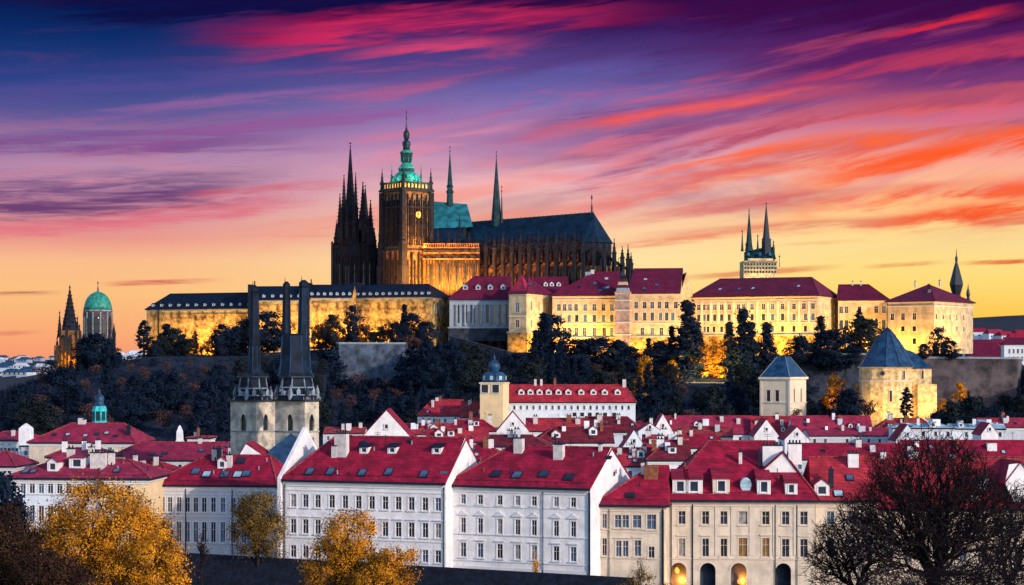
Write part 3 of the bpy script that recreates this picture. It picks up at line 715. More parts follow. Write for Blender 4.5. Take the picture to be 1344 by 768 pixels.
        b.face((pa.x-n_.x*.7,pa.y-n_.y*.7,za),(pb.x-n_.x*.7,pb.y-n_.y*.7,zc),(pb.x-n_.x*.7,pb.y-n_.y*.7,-8),(pa.x-n_.x*.7,pa.y-n_.y*.7,-8))
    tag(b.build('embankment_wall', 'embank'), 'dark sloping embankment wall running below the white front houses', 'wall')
front_row()

# ------------------------------------------------------------------ the old town behind
ORD = ['first','second','third','fourth','fifth','sixth','seventh','eighth','ninth','tenth','eleventh','twelfth','thirteenth','fourteenth','fifteenth']
def gable_house(label, px0, px1, Y, pyb, pye, pyr, depth=12, wall='wall', roof='roof', win=True, group=None, apex=.5):
    """gable end towards the viewer"""
    X0, X1 = X_(px0, Y), X_(px1, Y); w = X1-X0; zb = Z_(pyb, Y); he = Z_(pye, Y)-zb; hr = Z_(pyr, Y)-zb; xm = w*apex
    root = thing('gabled_house', label, 'house', (X0, Y, zb), 0, group)
    b = MB(); b.face((0,0,0),(w,0,0),(w,0,he),(xm,0,hr),(0,0,he)); b.face((w,0,0),(w,depth,0),(w,depth,he),(w,0,he)); b.face((0,depth,0),(0,0,0),(0,0,he),(0,depth,he))
    b.face((w,depth,0),(0,depth,0),(0,depth,he),(xm,depth,hr),(w,depth,he)); b.build('wall', wall, root)
    r = MB()
    for xe in (-.3, w+.3):
        k = (hr-he)/(abs(xe-xm)-.3 if abs(xe-xm) > .4 else 1)
        ze = he-.3*k+.05
        vs = [(xe,.12,ze),(xm,.12,hr+.05),(xm,depth+.2,hr+.05),(xe,depth+.2,ze)]
        r.add(vs+[(a,b_,c+.2) for a,b_,c in vs], [(0,1,2,3),(4,5,6,7),(0,1,5,4),(1,2,6,5),(2,3,7,6),(3,0,4,7)])
    r.build('roof', roof, root)
    if win:
        fa, pa = window_meshes(.7, .9, 'bare', 'trim', 'glass_dark')
        o = link('window', fa, root, (xm-.35, -.14, he+(hr-he)*.3)); link('pane', pa, o, (0, -.04, 0))
    return root
def ridge_house(label, px0, px1, Y, pyr, pye, pyb, typ, roof, wall, group, rng):
    hl = hr = 0
    d = rng.uniform(10, 14); rot = rng.uniform(-9, 3)
    if typ == 'h': hl = hr = rng.uniform(3.5, 5.5)
    if typ == 'l': hl = 4.5
    if typ == 'r': hr = 4.5
    wpx = px1-px0; n = max(2, int(wpx*Y/F/3.2))
    xs = [px0+wpx*(i+.5)/n for i in range(n)]
    zpx = F/Y
    fr = [dict(px=[x for x in xs if rng.random() < .85], w=.9, py=(pye+.9*zpx, pye+2.4*zpx), st='bare')]
    H = house(label, px0, px1, Y, rot, pyb, pye, pyr, d=d, hl=hl, hr=hr, wall=wall, roof=roof, name='town_house', group=group, front=fr, over=.35, base_drop=1)
    for i in range(rng.randint(2, 4)):
        chimney(H, rng.uniform(.12,.88)*H.w, rng.uniform(.55,.98), rng.uniform(.6,1.5), rng.uniform(1.0,2.2), rng.uniform(.6,1.0), m=rng.choice(['chimney','chimney','wall','wall','chimney','brick']), pix=False)
    for i in range(rng.randint(1, 4)):
        if rng.random() < .5: skylight(H, rng.uniform(.15,.85)*H.w, rng.uniform(.2,.7), 1.0, 1.3, rng.choice(['glass_sky','pale_roof','glass_dark']), pix=False)
        else: dormer(H, rng.uniform(.18,.82)*H.w, rng.uniform(.15,.45), rng.uniform(1.3,2.2), rng.uniform(1.0,1.5), roof=roof, wall=rng.choice(['trim','wall']), shed=rng.random()<.5, pix=False)
    for i in range(rng.randint(1, 3)):
        x = rng.uniform(.1,.9)*H.w; p = H.rp(x, rng.uniform(.7,1.0)); b = MB(); hh = rng.uniform(1.6,3.4)
        b.tube(p, (p.x,p.y,p.z+hh), .06, .04, 4); b.tube((p.x-.6,p.y,p.z+hh-.2), (p.x+.6,p.y,p.z+hh-.2), .035, .035, 3); b.tube((p.x-.4,p.y,p.z+hh-.6), (p.x+.4,p.y,p.z+hh-.6), .035, .035, 3)
        b.build('aerial', 'gutter', H.root)
    if rng.random() < .55:
        x = rng.uniform(.2,.8)*H.w; p = H.rp(x, .5); b = MB(); w_ = rng.uniform(.5,1.2); b.box(x-w_, x+w_, p.y-.3, p.y+rng.uniform(1.5,3), p.z-1, p.z+rng.uniform(1.2,2.4)); b.build('stair_house', rng.choice(['wall','wall_cool','wall_grey']), H.root)
    return H
def old_town():
    rng = random.Random(11)
    rows = [
     ('houses in the farthest roof row', 'in the row at the wood edge', 655, [
        (424,478,561,569,'s','roof',0),(548,606,524.5,546,'l','roof_bright',1),(604,642,527,548,'s','roof',0),(820,862,553,566,'h','roof',0),(866,990,546,570,'s','roof_pink',0),(986,1038,546.5,571,'s','roof_bright',1),
        (1040,1146,546,568,'s','roof_pink',0),(1148,1232,549,566,'h','roof',0),(1286,1352,549,561,'s','roof_pink',0)]),
     ('houses in the second roof row', 'in the second row from the hill', 560, [
        (522,590,556,570,'s','roof_bright',0),(584,652,551,566,'h','roof',0),(690,772,549,566,'s','roof',0),(766,842,547,567,'r','roof',0),(884,962,560,573,'s','roof',0),(1062,1176,562,572,'s','roof_pink',0),
        (1172,1252,556,562,'h','pale_roof',2),(1246,1320,557,563,'s','pale_roof',2)]),
     ('houses in the third roof row', 'in the third row from the hill', 462, [
        (468,556,566,580,'h','roof',0),(560,642,563,580,'s','roof',0),(640,718,571,586,'r','roof',0),(704,806,560,581,'l','roof',0),(842,900,571,590,'s','roof_bright',0),(884,958,569,588,'h','roof',0),
        (1040,1196,582,603,'s','roof',0),(1186,1352,578,604,'s','roof',0)]),
     ('houses in the roof row behind the front houses', 'in the row behind the front houses', 392, [
        (600,662,582,604,'h','roof',0),(792,862,588,612,'s','roof',0),(850,908,578,604,'l','roof',0),(1110,1230,596,622,'s','roof',0),(1226,1360,600,630,'s','roof',0)]),
    ]
    walls = ['wall','wall_cool','wall','wall_grey']
    look = {'roof':'crimson','roof_old':'dark sooty red','roof_rust':'rusty red','roof_bright':'bright orange red','roof_pink':'faded rose red','pale_roof':'pale icy blue'}
    for gname, where, Y, L in rows:
        for i, (a, b, pr, pe, t, rf, ws) in enumerate(L):
            y = Y+rng.uniform(-14, 14)
            wl = 'wall_cool' if rf == 'pale_roof' else rng.choice(walls)
            rf = rf if rf != 'roof' else rng.choice(['roof','roof','roof_old','roof_rust','roof_bright'])
            ridge_house('house with %s roof, %s from left %s' % (look[rf], ORD[i], where), a, b, y, pr, pe, 475+30*F/y, t, rf, wl, gname, rng)
    gable_house('tall white triangular gable rising behind the long white house', 476, 538, 400, 640, 573, 539, 14)
    gable_house('white gable with a narrow dark vent in front of the long church', 652, 694, 545, 600, 566, 541, 12)
    H = gable_house('white house with twin stepped gables behind the peach gable', 838, 868, 520, 610, 566, 556, 10, wall='wall_cool')
    gable_house('tall white gable next to the twin stepped gables', 856, 884, 528, 610, 568, 544, 10)
    gable_house('pale blue triangular gable above the small beige house', 816, 848, 420, 640, 589, 565, 10, wall='wall_cool')
    gable_house('white triangular gable under the small slate roofed pavilion', 990, 1022, 545, 600, 572, 551, 12, roof='roof')
    gable_house('small white gable with wires behind the arcaded roof', 1030, 1062, 500, 600, 577, 561, 12)
    gable_house('white gable at the right end of the icy blue roofs', 1288, 1310, 520, 610, 570, 556, 10)
    gable_house('broad white gable beside the round golden tower', 1176, 1206, 540, 610, 578, 558, 10, wall='wall_cool')
    # --- left part
    H = house('broad faded red hip roofed house below the turquoise turret', 38, 176, 470, -5, 640, 581, 555.5, d=17, hl=8, hr=5, wall='wall_beige', roof='roof_pink', name='town_house',
        front=[dict(px=[84,96,108,120,132,144], w=1.2, py=(587,597))])
    for px in (66,84,108,122,134,148): skylight(H, px, rng.uniform(.3,.6), 1.2, 1.3, rng.choice(['pale_roof','glass_dark','glass_sky']))
    chimney(H, 92, .98, 1.2, 1.4); chimney(H, 97, .98, .8, 1.0); chimney(H, 164, .4, .9, 2.2, m='gutter')
    H = house('long faded red roofed house in front of the twin spired church', 140, 338, 410, -6, 660, 604, 580.5, d=16, hl=5, hr=0, wall='wall', roof='roof_pink', name='town_house',
        front=[dict(px=[166,180,194,208,222,236], w=.9, py=(607,616),st='bare')])
    for px, t in ((196,.3),(212,.35),(208,.2),(258,.5),(291,.75)): skylight(H, px, t, 1.2, 1.3, rng.choice(['glass_dark','glass_sky']))
    chimney(H, 301, .2, 1.0, 1.9); chimney(H, 250, .96, .8, 1.0)
    H = house('round shouldered rose red roof at the far left edge', -40, 19, 400, -4, 660, 612, 592, d=14, hl=5, hr=4, wall='wall_grey', roof='roof_pink', front=[dict(px=[6,12], w=.9, py=(615,622), st='bare')])
    H = house('white house with a double window row at the left edge', -20, 36, 505, -4, 620, 578, 566, d=14, hl=3, hr=3, wall='wall', roof='roof_pink',
        front=[dict(px=[2,7,12,17,22,27,32], w=1.0, py=(588,592.5), st='bare'), dict(px=[3,12], w=1.0, py=(580,584), st='bare'), dict(px=[2,7,12,17,22,27,32], w=1.0, py=(599,604), st='bare')])
    chimney(H, 12, .5, .9, 1.5)
    H = house('white house with a small pointed turret at the left', 28, 62, 495, -4, 630, 585, 577, d=14, hl=3, hr=3, wall='wall', roof='wall_cool', front=[dict(px=[34,42,50], w=1.0, py=(592,598), st='bare'), dict(px=[34,42,50], w=1.0, py=(604,610), st='bare')])
    b = MB(); x = H.fx(31); z = H.z(577); b.sqf(x, 2, [(1.5, z-5), (1.5, H.z(563)), (1.2, H.z(561)), (.15, H.z(556))]); b.build('turret', 'wall', H.root)
    # little white obelisk and box shaped attic
    root = thing('obelisk', 'slender white pointed obelisk above the long faded red roof', 'obelisk', (X_(236,520), 520, Z_(600,520)))
    b = MB(); b.sqf(0, 0, [(1.3, 0), (1.3, 3.8)]); b.build('pedestal', 'wall', root)
    b = MB(); b.sqf(0, 0, [(1.1, 3.803), (1.1, 4.3), (.85, 4.5), (.75, 7.0), (.3, 8.3), (.1, 8.7)]); b.build('shaft', 'wall', root)
    H = house('flat white house behind the obelisk at the wooded slope', 246, 274, 540, -4, 610, 575, 572, d=8, hl=1.5, hr=1.5, wall='wall', roof='roof_pink', front=[dict(px=[252,260,268], w=.9, py=(577,582), st='bare')])
    chimney(H, 258, .6, .6, 2.2, m='brick'); chimney(H, 253, .8, .6, 1.2)
    H = house('small white house with jumbled chimneys between corner house and grey house', 150, 216, 355, -4, 660, 618, 606, d=9, hl=2, hr=2, wall='wall', roof='roof', front=[dict(px=[160,172,184,196], w=.9, py=(622,630), st='bare')])
    for px in (158,170,186,200): chimney(H, px, rng.uniform(.3,.9), .8, rng.uniform(1,2))
    H = house('red roofed house squeezed behind the lavender corner house', 62, 140, 400, -3, 650, 600, 588, d=10, hl=3, hr=3, wall='wall', roof='roof_pink', front=[dict(px=[92,104,116,128], w=1.0, py=(603,611))])
    for px in (80,104,112,124): chimney(H, px, rng.uniform(.5,.9), 1.0, rng.uniform(1.5,2.6), m='wall')
    # turquoise turret
    Y = 530; zb = Z_(575, Y); mz = lambda p: Z_(p, Y)-zb; k = Y/F
    root = thing('turquoise_turret', 'turquoise copper turret with a small blue onion dome at the left', 'turret', (X_(130.7, Y), Y, zb))
    b = MB(); b.lathe(0, 0, [(10*k,0),(10*k,mz(540)),(9.2*k,mz(537)),(8.5*k,mz(533))], 8, PI/8); b.build('drum', 'turquoise', root)
    b = MB(); b.lathe(0, 0, [(8.5*k,mz(533)+.003),(6.2*k,mz(531)),(5*k,mz(529)),(6.2*k,mz(526)),(6.3*k,mz(523)),(5*k,mz(519.5)),(2.2*k,mz(517)),(1*k,mz(515.5)),(.8*k,mz(513)),(.2*k,mz(509))], 12); b.build('onion_dome', 'slate_blue', root, smooth=True)
    for a in range(8):
        an = PI/8+a*PI/4+PI/8
        b = MB(); b.box(-.55, .55, -.06, .06, 0, 2.6); o = b.build('window', 'copper_dark', root); o.location = (9.35*k*math.cos(an), 9.35*k*math.sin(an), mz(552)); o.rotation_euler = (0,0,an+PI/2)
old_town()

# ------------------------------------------------------------------ long white church with blue dome turret
def long_church():
    cols = [650+i*(825-650)/21 for i in range(22)]
    H = house('long white building with red roof and a row of round dormers at the wood edge', 640, 834, 640, -2, 562, 528, 505, d=15, hl=.01, hr=3.5, wall='wall_cool', roof='roof_bright', name='long_hall', cat='hall',
        front=[dict(px=cols, w=.8, py=(532.5,538), st='bare'), dict(px=[650,754,764,774,784,794,806], w=1.4, py=(541.5,547), st='bare', pm='glass_dark')])
    for px in (684,696,708,720,733,746,763,779,794,811): dormer(H, px, .42, 2.0, 1.3, wall='trim', roof='roof_bright', pm='glass_dark')
    for px in (702,710,728): chimney(H, px, .98, .8, 2.0, m='brick' if px == 728 else 'chimney')
    chimney(H, 820, .9, 1.2, 2.4)
    Y = 634; k = Y/F; zb = Z_(560, Y); mz = lambda p: Z_(p, Y)-zb
    root = thing('church_turret', 'cream square turret with a tiered blue dome beside the long white hall', 'turret', (X_(649, Y), Y, zb), R(-14))
    h = 15.5*k
    b = MB(); b.sqf(0, 0, [(h, 0), (h, mz(504)), (h*1.07, mz(503.5)), (h*1.07, mz(502)), (h, mz(501.8))]); b.build('wall', 'wall_peach', root)
    fa, pa = window_meshes(2.4, 2.7, 'bare', 'trim', 'glass_dark')
    for x in (-2.3, 1.4):
        o = link('window', fa, root, (x-1.2, -h-.2, mz(515.5))); link('pane', pa, o)
    b = MB(); b.lathe(0, 0, [(16*k,mz(501.8)),(16.5*k,mz(500)),(16*k,mz(494)),(13*k,mz(490)),(10*k,mz(488.3))], 8, PI/8); b.build('lower_roof', 'slate_blue', root)
    b = MB(); b.lathe(0, 0, [(6*k,mz(488.3)),(6*k,mz(486)),(8.2*k,mz(482.5)),(7.5*k,mz(478)),(4*k,mz(474)),(1.6*k,mz(472)),(1.2*k,mz(470)),(.9*k,mz(468)),(.2*k,mz(463))], 12); b.build('onion_dome', 'slate_blue', root, smooth=True)
    for a in range(8):
        an = a*PI/4
        b = MB(); b.box(-.55, .55, -.05, .05, 0, 1.3); o = b.build('dormer', 'pale_roof', root); o.location = (15.6*k*math.cos(an), 15.6*k*math.sin(an), mz(498.5)); o.rotation_euler = (0,0,an+PI/2)
long_church()

# ------------------------------------------------------------------ twin tower church
def twin_church():
    specs = [('left', 302.5, 336, 361.5, 379, 527, [(334, 7.4, 378)], 336), ('right', 361, 400, 418.5, 363, 526.5, [(376, 6.4, 373), (398.5, 8.4, 371)], 388)]
    c = thing('twin_spired_church', 'stone church with two square towers under tall blunt dark spires', 'church', (X_(360,370), 370, 0))
    for nm, p0, p1, p2, Y, pt, shafts, pc in specs:
        th = R(-34); cs, sn = math.cos(th), math.sin(th); X0 = X_(p0, Y); u1 = (p1-CX)/F; w = (u1*Y-X0)/(cs-u1*sn); X1, Y1 = X0+w*cs, Y+w*sn
        u2 = (p2-CX)/F; d = (u2*Y1-X1)/(-sn-u2*cs); k = Y/F; ht = Z_(pt, Y)
        t = link('tower', None, c, (X0-c.location.x, Y-c.location.y, 0), th)
        b = MB(); zc, zd = Z_(583, Y), Z_(566, Y); z0, z1 = Z_(565, Y), Z_(543, Y)
        ww = 1.5
        wr = [(w*.5-ww/2, z0, w*.5+ww/2, z1)]; wd = [(d*.5-ww/2, z0, d*.5+ww/2, z1)]
        facade(b, lambda x,y,z: (x,y,z), w, ht, wr, .5); facade(b, lambda x,y,z: (w-y,x,z), d, ht, wd, .5)
        b.face((w,d,0),(0,d,0),(0,d,ht),(w,d,ht)); b.face((0,d,0),(0,0,0),(0,0,ht),(0,d,ht)); b.build('wall', 'stone_light', t)
        # pointed heads, string course, quoins, louvres
        for f_, L in ((lambda x,y,z: (x,y,z), w), (lambda x,y,z: (w-y,x,z), d)):
            g = MB(); a0, a1 = L*.5-ww/2, L*.5+ww/2
            g.face(f_(a0,-.003,z1+.01), f_(a0,-.003,z1-1.3), f_(L*.5-.35,-.003,z1-.3), f_(L*.5,-.003,z1+.01)); g.face(f_(a1,-.003,z1+.01), f_(L*.5,-.003,z1+.01), f_(L*.5+.35,-.003,z1-.3), f_(a1,-.003,z1-1.3))
            g.build('arch_head', 'stone_light', t)
            l = MB(); l.face(f_(a0,.4,z0), f_(a1,.4,z0), f_(a1,.4,z1), f_(a0,.4,z1)); l.build('belfry_opening', 'glass_dark', t)
        s = MB(); s.box(-.12, w+.12, -.12, d+.12, zd-.15, zd+.1); s.build('string_course', 'stone_blue', t)
        s = MB(); s.box(-.45, w+.45, -.45, d+.45, ht+.003, ht+.35)
        for i in range(5):
            for q in ((i/4*w, -.35), (w+.35, i/4*d)): s.lathe(q[0], q[1], [(.18,ht+.35),(.12,ht+.8),(.02,ht+1.0)], 5)
        s.build('parapet', 'dark_metal', t)
        cx, cy = w/2, d/2
        zg = Z_(495.5, Y); r = MB(); rr = max(w, d)*.5
        r.lathe(cx, cy, [(rr*1.22, ht+.35), (rr*1.05, ht+1.2), (rr*.86, ht+2.6), (rr*.76, zg-.05)], 8, PI/8); r.build('flared_roof', 'spire_slate', t)
        r = MB(); r.lathe(cx, cy, [(rr*.95, zg), (rr*.95, zg+.28)], 8, PI/8)
        for i in range(16):
            a = 2*PI*i/16; r.tube((cx+rr*.9*math.cos(a), cy+rr*.9*math.sin(a), zg+.28), (cx+rr*.9*math.cos(a), cy+rr*.9*math.sin(a), zg+.9), .06, .05)
        r.build('gallery', 'dark_metal', t)
        # small ribs and dormers on the flared roof
        for i in range(8):
            a = PI/8+PI*i/4
            q = MB(); pts = [(rr*1.24, ht+.35),(rr*1.07, ht+1.2),(rr*.88, ht+2.6),(rr*.78, zg)]
            for (ra, za), (rb, zb_) in zip(pts, pts[1:]): q.tube((cx+ra*math.cos(a), cy+ra*math.sin(a), za), (cx+rb*math.cos(a), cy+rb*math.sin(a), zb_), .16, .13)
            q.build('rib', 'stone_blue', t)
            a += PI/8; q = MB(); q.box(-.35,.35,-.5,.5,0,.8); q.face((-.42,-.55,.8),(.42,-.55,.8),(0,-.55,1.4)); o = q.build('lucarne', 'coping', t); o.location = (cx+rr*.98*math.cos(a), cy+rr*.98*math.sin(a), ht+1.2); o.rotation_euler = (0,0,a+PI/2)
        for zz_, rr_ in ((ht+1.2, 1.08), (ht+2.6, .91)):
            q = MB(); q.lathe(cx, cy, [(rr*rr_, zz_-.12), (rr*rr_*1.05, zz_), (rr*rr_, zz_+.14)], 8, PI/8); q.build('cornice', 'coping', t)
        for i in range(8):
            a = PI/8+PI*i/4; q = MB(); x_, y_ = cx+rr*1.1*math.cos(a), cy+rr*1.1*math.sin(a)
            q.sqf(x_, y_, [(.28, ht+.35), (.28, ht+1.4), (.36, ht+1.45), (.1, ht+2.6), (.02, ht+3.1)]); q.build('pinnacle', 'dark_metal' if i % 2 else 'stone_blue', t)
        # broad concave foot from which the shafts rise
        pcx = sum(q[0] for q in shafts)/len(shafts); half = (max(q[0]+q[1] for q in shafts)-min(q[0]-q[1] for q in shafts))/2
        Ys = Y+.5*(w*sn+d*cs); gx = X_(pcx, Ys)-X0; gy = Ys-Y; fxx, fyy = gx*cs+gy*sn, -gx*sn+gy*cs; zm = Z_(438 if len(shafts) > 1 else 452, Ys)
        q = MB(); q.lathe(fxx, fyy, [(max(half*k*1.32, rr*.72), zg+.28), (half*k*1.18, zg+.9), (half*k*1.06, zg+(zm-zg)*.4), (half*k*.98, zm-.4), (half*k*(.8 if len(shafts) > 1 else .9), zm)], 8, PI/8); q.build('spire_foot', 'spire_slate', t)
        q = MB()
        for i in range(8):
            a = PI/8+PI*i/4; pr = [(half*k*1.32, zg+.28), (half*k*1.18, zg+.9), (half*k*1.06, zg+(zm-zg)*.4), (half*k*.98, zm-.4)]
            for (ra, za), (rb, zb_) in zip(pr, pr[1:]): q.tube((fxx+ra*math.cos(a), fyy+ra*math.sin(a), za), (fxx+rb*math.cos(a), fyy+rb*math.sin(a), zb_), .10, .09)
        q.build('rib', 'slate_blue', t)
        for px, hw, ptop in shafts:
            # axis of the shaft, placed on the roof
            Ys = Y+.5*(w*sn+d*cs); gx = X_(px, Ys)-X0; gy = Ys-Y; lx, ly = gx*cs+gy*sn, -gx*sn+gy*cs
            zt = Z_(ptop, Ys); r0 = hw*k
            q = MB(); q.lathe(lx, ly, [(r0*1.5, zg+.28), (r0*1.15, zg+1.6), (r0*1.05, zg+4), (r0*.70, zt-1.0), (r0*.78, zt-.7), (r0*.78, zt), (r0*.3, zt+.5)], 8, PI/8); o = q.build('spire', 'spire_slate', t)
            q = MB()
            for i in range(8):
                a = PI/8+PI*i/4; pr = [(r0*1.5, zg+.28), (r0*1.15, zg+1.6), (r0*1.05, zg+4), (r0*.70, zt-1.0)]
                for (ra, za), (rb, zb_) in zip(pr, pr[1:]): q.tube((lx+ra*math.cos(a), ly+ra*math.sin(a), za), (lx+rb*math.cos(a), ly+rb*math.sin(a), zb_), .07, .06)
            q.build('rib', 'slate_blue' if shafts.index((px,hw,ptop)) else 'gutter', o)
            q = MB(); q.tube((lx-.4*r0, ly, zt+.2), (lx-.4*r0, ly, zt+1.3), .09, .03); q.build('finial', 'dark_metal', o)
    # nave roof falling towards the viewer and white gables of its aisle
    n = MB(); Y = 355
    pts = [(352,592,350),(386,566,362),(416,566,366),(402,594,350)]
    P = [(X_(a,y), y, Z_(b,y)) for a, b, y in pts]
    n.face(*P)
    Q = [(p[0], p[1], p[2]-4) for p in P]; n.face(*Q)
    for i in range(4): n.face(P[i], P[(i+1)%4], Q[(i+1)%4], Q[i])
    n.build('nave_roof', 'slate_blue', c, off=tuple(c.location))
    gable_house('low white gable leaning at the foot of the left church tower', 302, 376, 345, 660, 619, 583, 10, win=False, apex=.28)


M['stone_light'] = mat('stone_light', (.54,.47,.38), c2=(.32,.29,.27), rough=.9, scale=.45, var=.3, stain=.5, bump=.4)
twin_church()
# ------------------------------------------------------------------ castle: palaces along the ridge
CASTLE_BASE = 30.0
def row(n, x0, x1, w, py, **k): return dict(n=n, x0=x0, x1=x1, w=w, py=py, **k)
def palaces():
    pal = ('glass','glass_sky','glass','glass_dark')
    def base(H, py, m='palace_stone', drop=9, proud=.5):
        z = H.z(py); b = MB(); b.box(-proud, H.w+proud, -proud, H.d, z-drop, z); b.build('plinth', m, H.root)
        c = MB(); c.box(-proud-.3, H.w+proud+.3, -proud-.3, H.d, z+.003, z+.55); c.build('ledge', 'coping', H.root)
    # blue grey gallery wing in shade
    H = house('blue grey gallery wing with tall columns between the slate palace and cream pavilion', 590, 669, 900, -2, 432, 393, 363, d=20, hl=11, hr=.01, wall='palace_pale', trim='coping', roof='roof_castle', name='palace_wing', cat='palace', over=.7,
        front=[row(7, 595, 666, 2.2, (400,424), st='bare')], panes=('glass','glass_dark'))
    for px in (600,611,622,633,644,655,664):
        b = MB(); x = H.fx(px); b.lathe(x-.3, -.5, [(.75, H.z(427)),(.6,H.z(426)),(.55,H.z(402)),(.8,H.z(400))], 8); b.build('column', 'coping', H.root)
    for px in (610,627,643,660): dormer(H, px, .42, 2.6, 1.8, wall='coping', roof='slate', pm='glass_dark')
    base(H, 431, 'stone_wall', 6); skylight(H, 607, .72, 1, 1)
    # cream pavilion with corner
    H = house('cream corner pavilion with a small pink pyramid roof over the lit bastion', 668, 691, 880, -24, 437, 385, 363, px2=726, hl=.01, hr=6, wall='palace', trim='trim_beige', roof='roof_castle', name='corner_pavilion', cat='palace', over=.7,
        front=[row(1, 668, 690, 2.2, (397,410)), row(1, 668, 690, 2.0, (420,430))], right=[row(3, 693, 722, 1.4, (396,408),st='bare'), row(3, 693, 722, 1.4, (420,430),st='bare')], panes=pal)
    b = MB(); x, y = H.w*.42, H.d*.12; z = H.he+.2; b.sqf(x, y+2, [(5.0, z), (3.0, z+3), (.3, H.z(361))]); b.build('pyramid_roof', 'roof_pink', H.root)
    base(H, 437); band(H, H.z(416), .5, .4, 'trim_beige'); skylight(H, 687, .5, 1.8, 1.8)
    # connecting wing roof
    H = house('low dark red wing between cream pavilion and yellow palace', 700, 745, 915, -3, 440, 386, 363.5, d=18, hl=.01, hr=.01, wall='palace', roof='roof_castle', name='palace_wing', cat='palace', front=[row(3, 706, 740, 1.5, (398,406))])
    for px in (716,724,733): dormer(H, px, .45, 2.0, 1.4, wall='wall', roof='roof_castle')
    # long yellow palace
    H = house('yellow palace with three rows of seven windows left of the banded stair turret', 725, 812, 890, -6, 444, 388, 357, d=20, hl=19, hr=.01, wall='palace', trim='trim_beige', roof='roof_castle', name='yellow_palace', cat='palace', over=.8,
        front=[dict(px=[733.5,741,748,756,768,780,792,803], w=1.85, py=(399,408)), dict(px=[735,747,757,768,780,792,803], w=1.75, py=(413,422.5), st='bare'), dict(px=[733,741,747,756.5,767,780,793,803], w=1.75, py=(430,441), st='hood')], panes=pal)
    base(H, 444); band(H, H.z(425), .35, .25, 'trim_beige'); band(H, H.z(394), .3, .3, 'trim_beige')
    for px, t, m in ((760,.35,'glass_dark'),(780,.5,'glass_sky'),(797,.32,'pale_roof'),(793,.3,'glass_sky'),(795,.7,'pale_roof'),(788,.2,'glass_sky')): skylight(H, px, t, 1.8, 1.6, m)
    chimney(H, 776, .95, 1.6, 1.6); chimney(H, 770, .9, 2.5, 1.2, m='coping')
    # banded turret
    Y = 880; k = Y/F; zb = Z_(444, Y); mz = lambda p: Z_(p, Y)-zb
    root = thing('stair_turret', 'pink stone stair turret with banded red and white pointed cap', 'turret', (X_(818, Y), Y+2, zb), R(-8))
    b = MB(); h = 9.5*k; b.sqf(0, 0, [(h, -6), (h, mz(386)), (h*1.08, mz(385.5)), (h*1.08, mz(383))]); b.build('wall', 'stone_pink', root)
    for p0 in (395, 408, 424, 440): q = MB(); q.sqf(0, 0, [(h*1.05, mz(p0)), (h*1.05, mz(p0-1.2))]); q.build('string_course', 'trim_beige', root)
    zs = [383,378,374,370,366,362]; hs = [8.6,7.2,6.4,5.4,4.6,3.6]
    for i in range(5):
        q = MB(); q.sqf(0, 0, [(hs[i]*k, mz(zs[i])+.003), (hs[i+1]*k*1.06, mz(zs[i+1]))]); q.build('cap_band', ['coping','roof_castle','palace','roof_castle','slate'][i], root)
    q = MB(); q.sqf(0, 0, [(3.0*k, mz(362)+.004), (2.4*k, mz(357)), (.9*k, mz(355)), (.2*k, mz(350))]); q.build('finial', 'dark_metal', root)
    # right yellow palace with gables
    H = house('yellow palace with high crimson roof ending in a white gable', 827, 893, 885, -8, 443, 385, 352.5, px2=899, hl=.01, hr=0, wall='palace', trim='trim_beige', roof='roof_castle', name='yellow_palace', cat='palace', over=.8,
        front=[dict(px=[835,846,856,865.5,875,887], w=1.85, py=(396,405)), dict(px=[835,846,856,867,875,883], w=1.75, py=(410,421),st='bare'), dict(px=[843,856,868,881], w=1.85, py=(430,440),st='hood')], panes=pal)
    base(H, 443); band(H, H.z(425), .35, .25, 'trim_beige')
    for px, t, m in ((845,.55,'pale_roof'),(861,.32,'glass_sky'),(845,.18,'glass_sky')): skylight(H, px, t, 1.8, 1.8, m)
    r = gable_house('cream gable with dark red roof behind the white palace gable', 893, 909, 895, 445, 386, 358, 14, wall='palace', roof='roof_castle', win=False)
    # long cream palace
    H = house('long cream palace with arched top windows and a wide dark red roof', 907, 1073, 896, -24, 442, 389, 365, px2=1101, hl=8, hr=8, wall='palace', trim='trim_beige', roof='roof_castle', name='long_palace', cat='palace', over=.9,
        front=[dict(px=[917,925,929,938,947,957,969,976,987,1002,1014,1027,1042,1055,1067], w=1.85, py=(399,406.5),st='hood'), dict(px=[917,925,929,938,947,957,969,976,987,1002,1014,1027,1042,1057,1067], w=1.75, py=(412,421),st='bare'),
               dict(px=[925,929,937,947,957,969,976,987,1002,1014,1027,1042,1057], w=1.6, py=(428,436),st='bare')],
        right=[row(4, 1076, 1098, 1.2, (399,407),st='bare'), row(4, 1076, 1098, 1.2, (412,421),st='bare'), row(4, 1076, 1098, 1.2, (428,436),st='bare')], panes=('glass','glass_sky','glass'))
    base(H, 441); band(H, H.z(424.5), .3, .25, 'trim_beige'); band(H, H.z(394.5), .3, .3, 'trim_beige')
    for px in (921,933,943,952,963,982,994,1008,1021,1035,1049,1062):
        x = H.fx(px); b = MB(); b.box(x-.45, x+.45, -.3, -.003, H.z(424), H.z(396)); b.build('pilaster', 'trim_beige', H.root)
    for px, t, m in ((939,.4,'pale_roof'),(964,.4,'glass_sky'),(982,.42,'pale_roof'),(1041,.5,'pale_roof')): skylight(H, px, t, 1.6, 2.2, m)
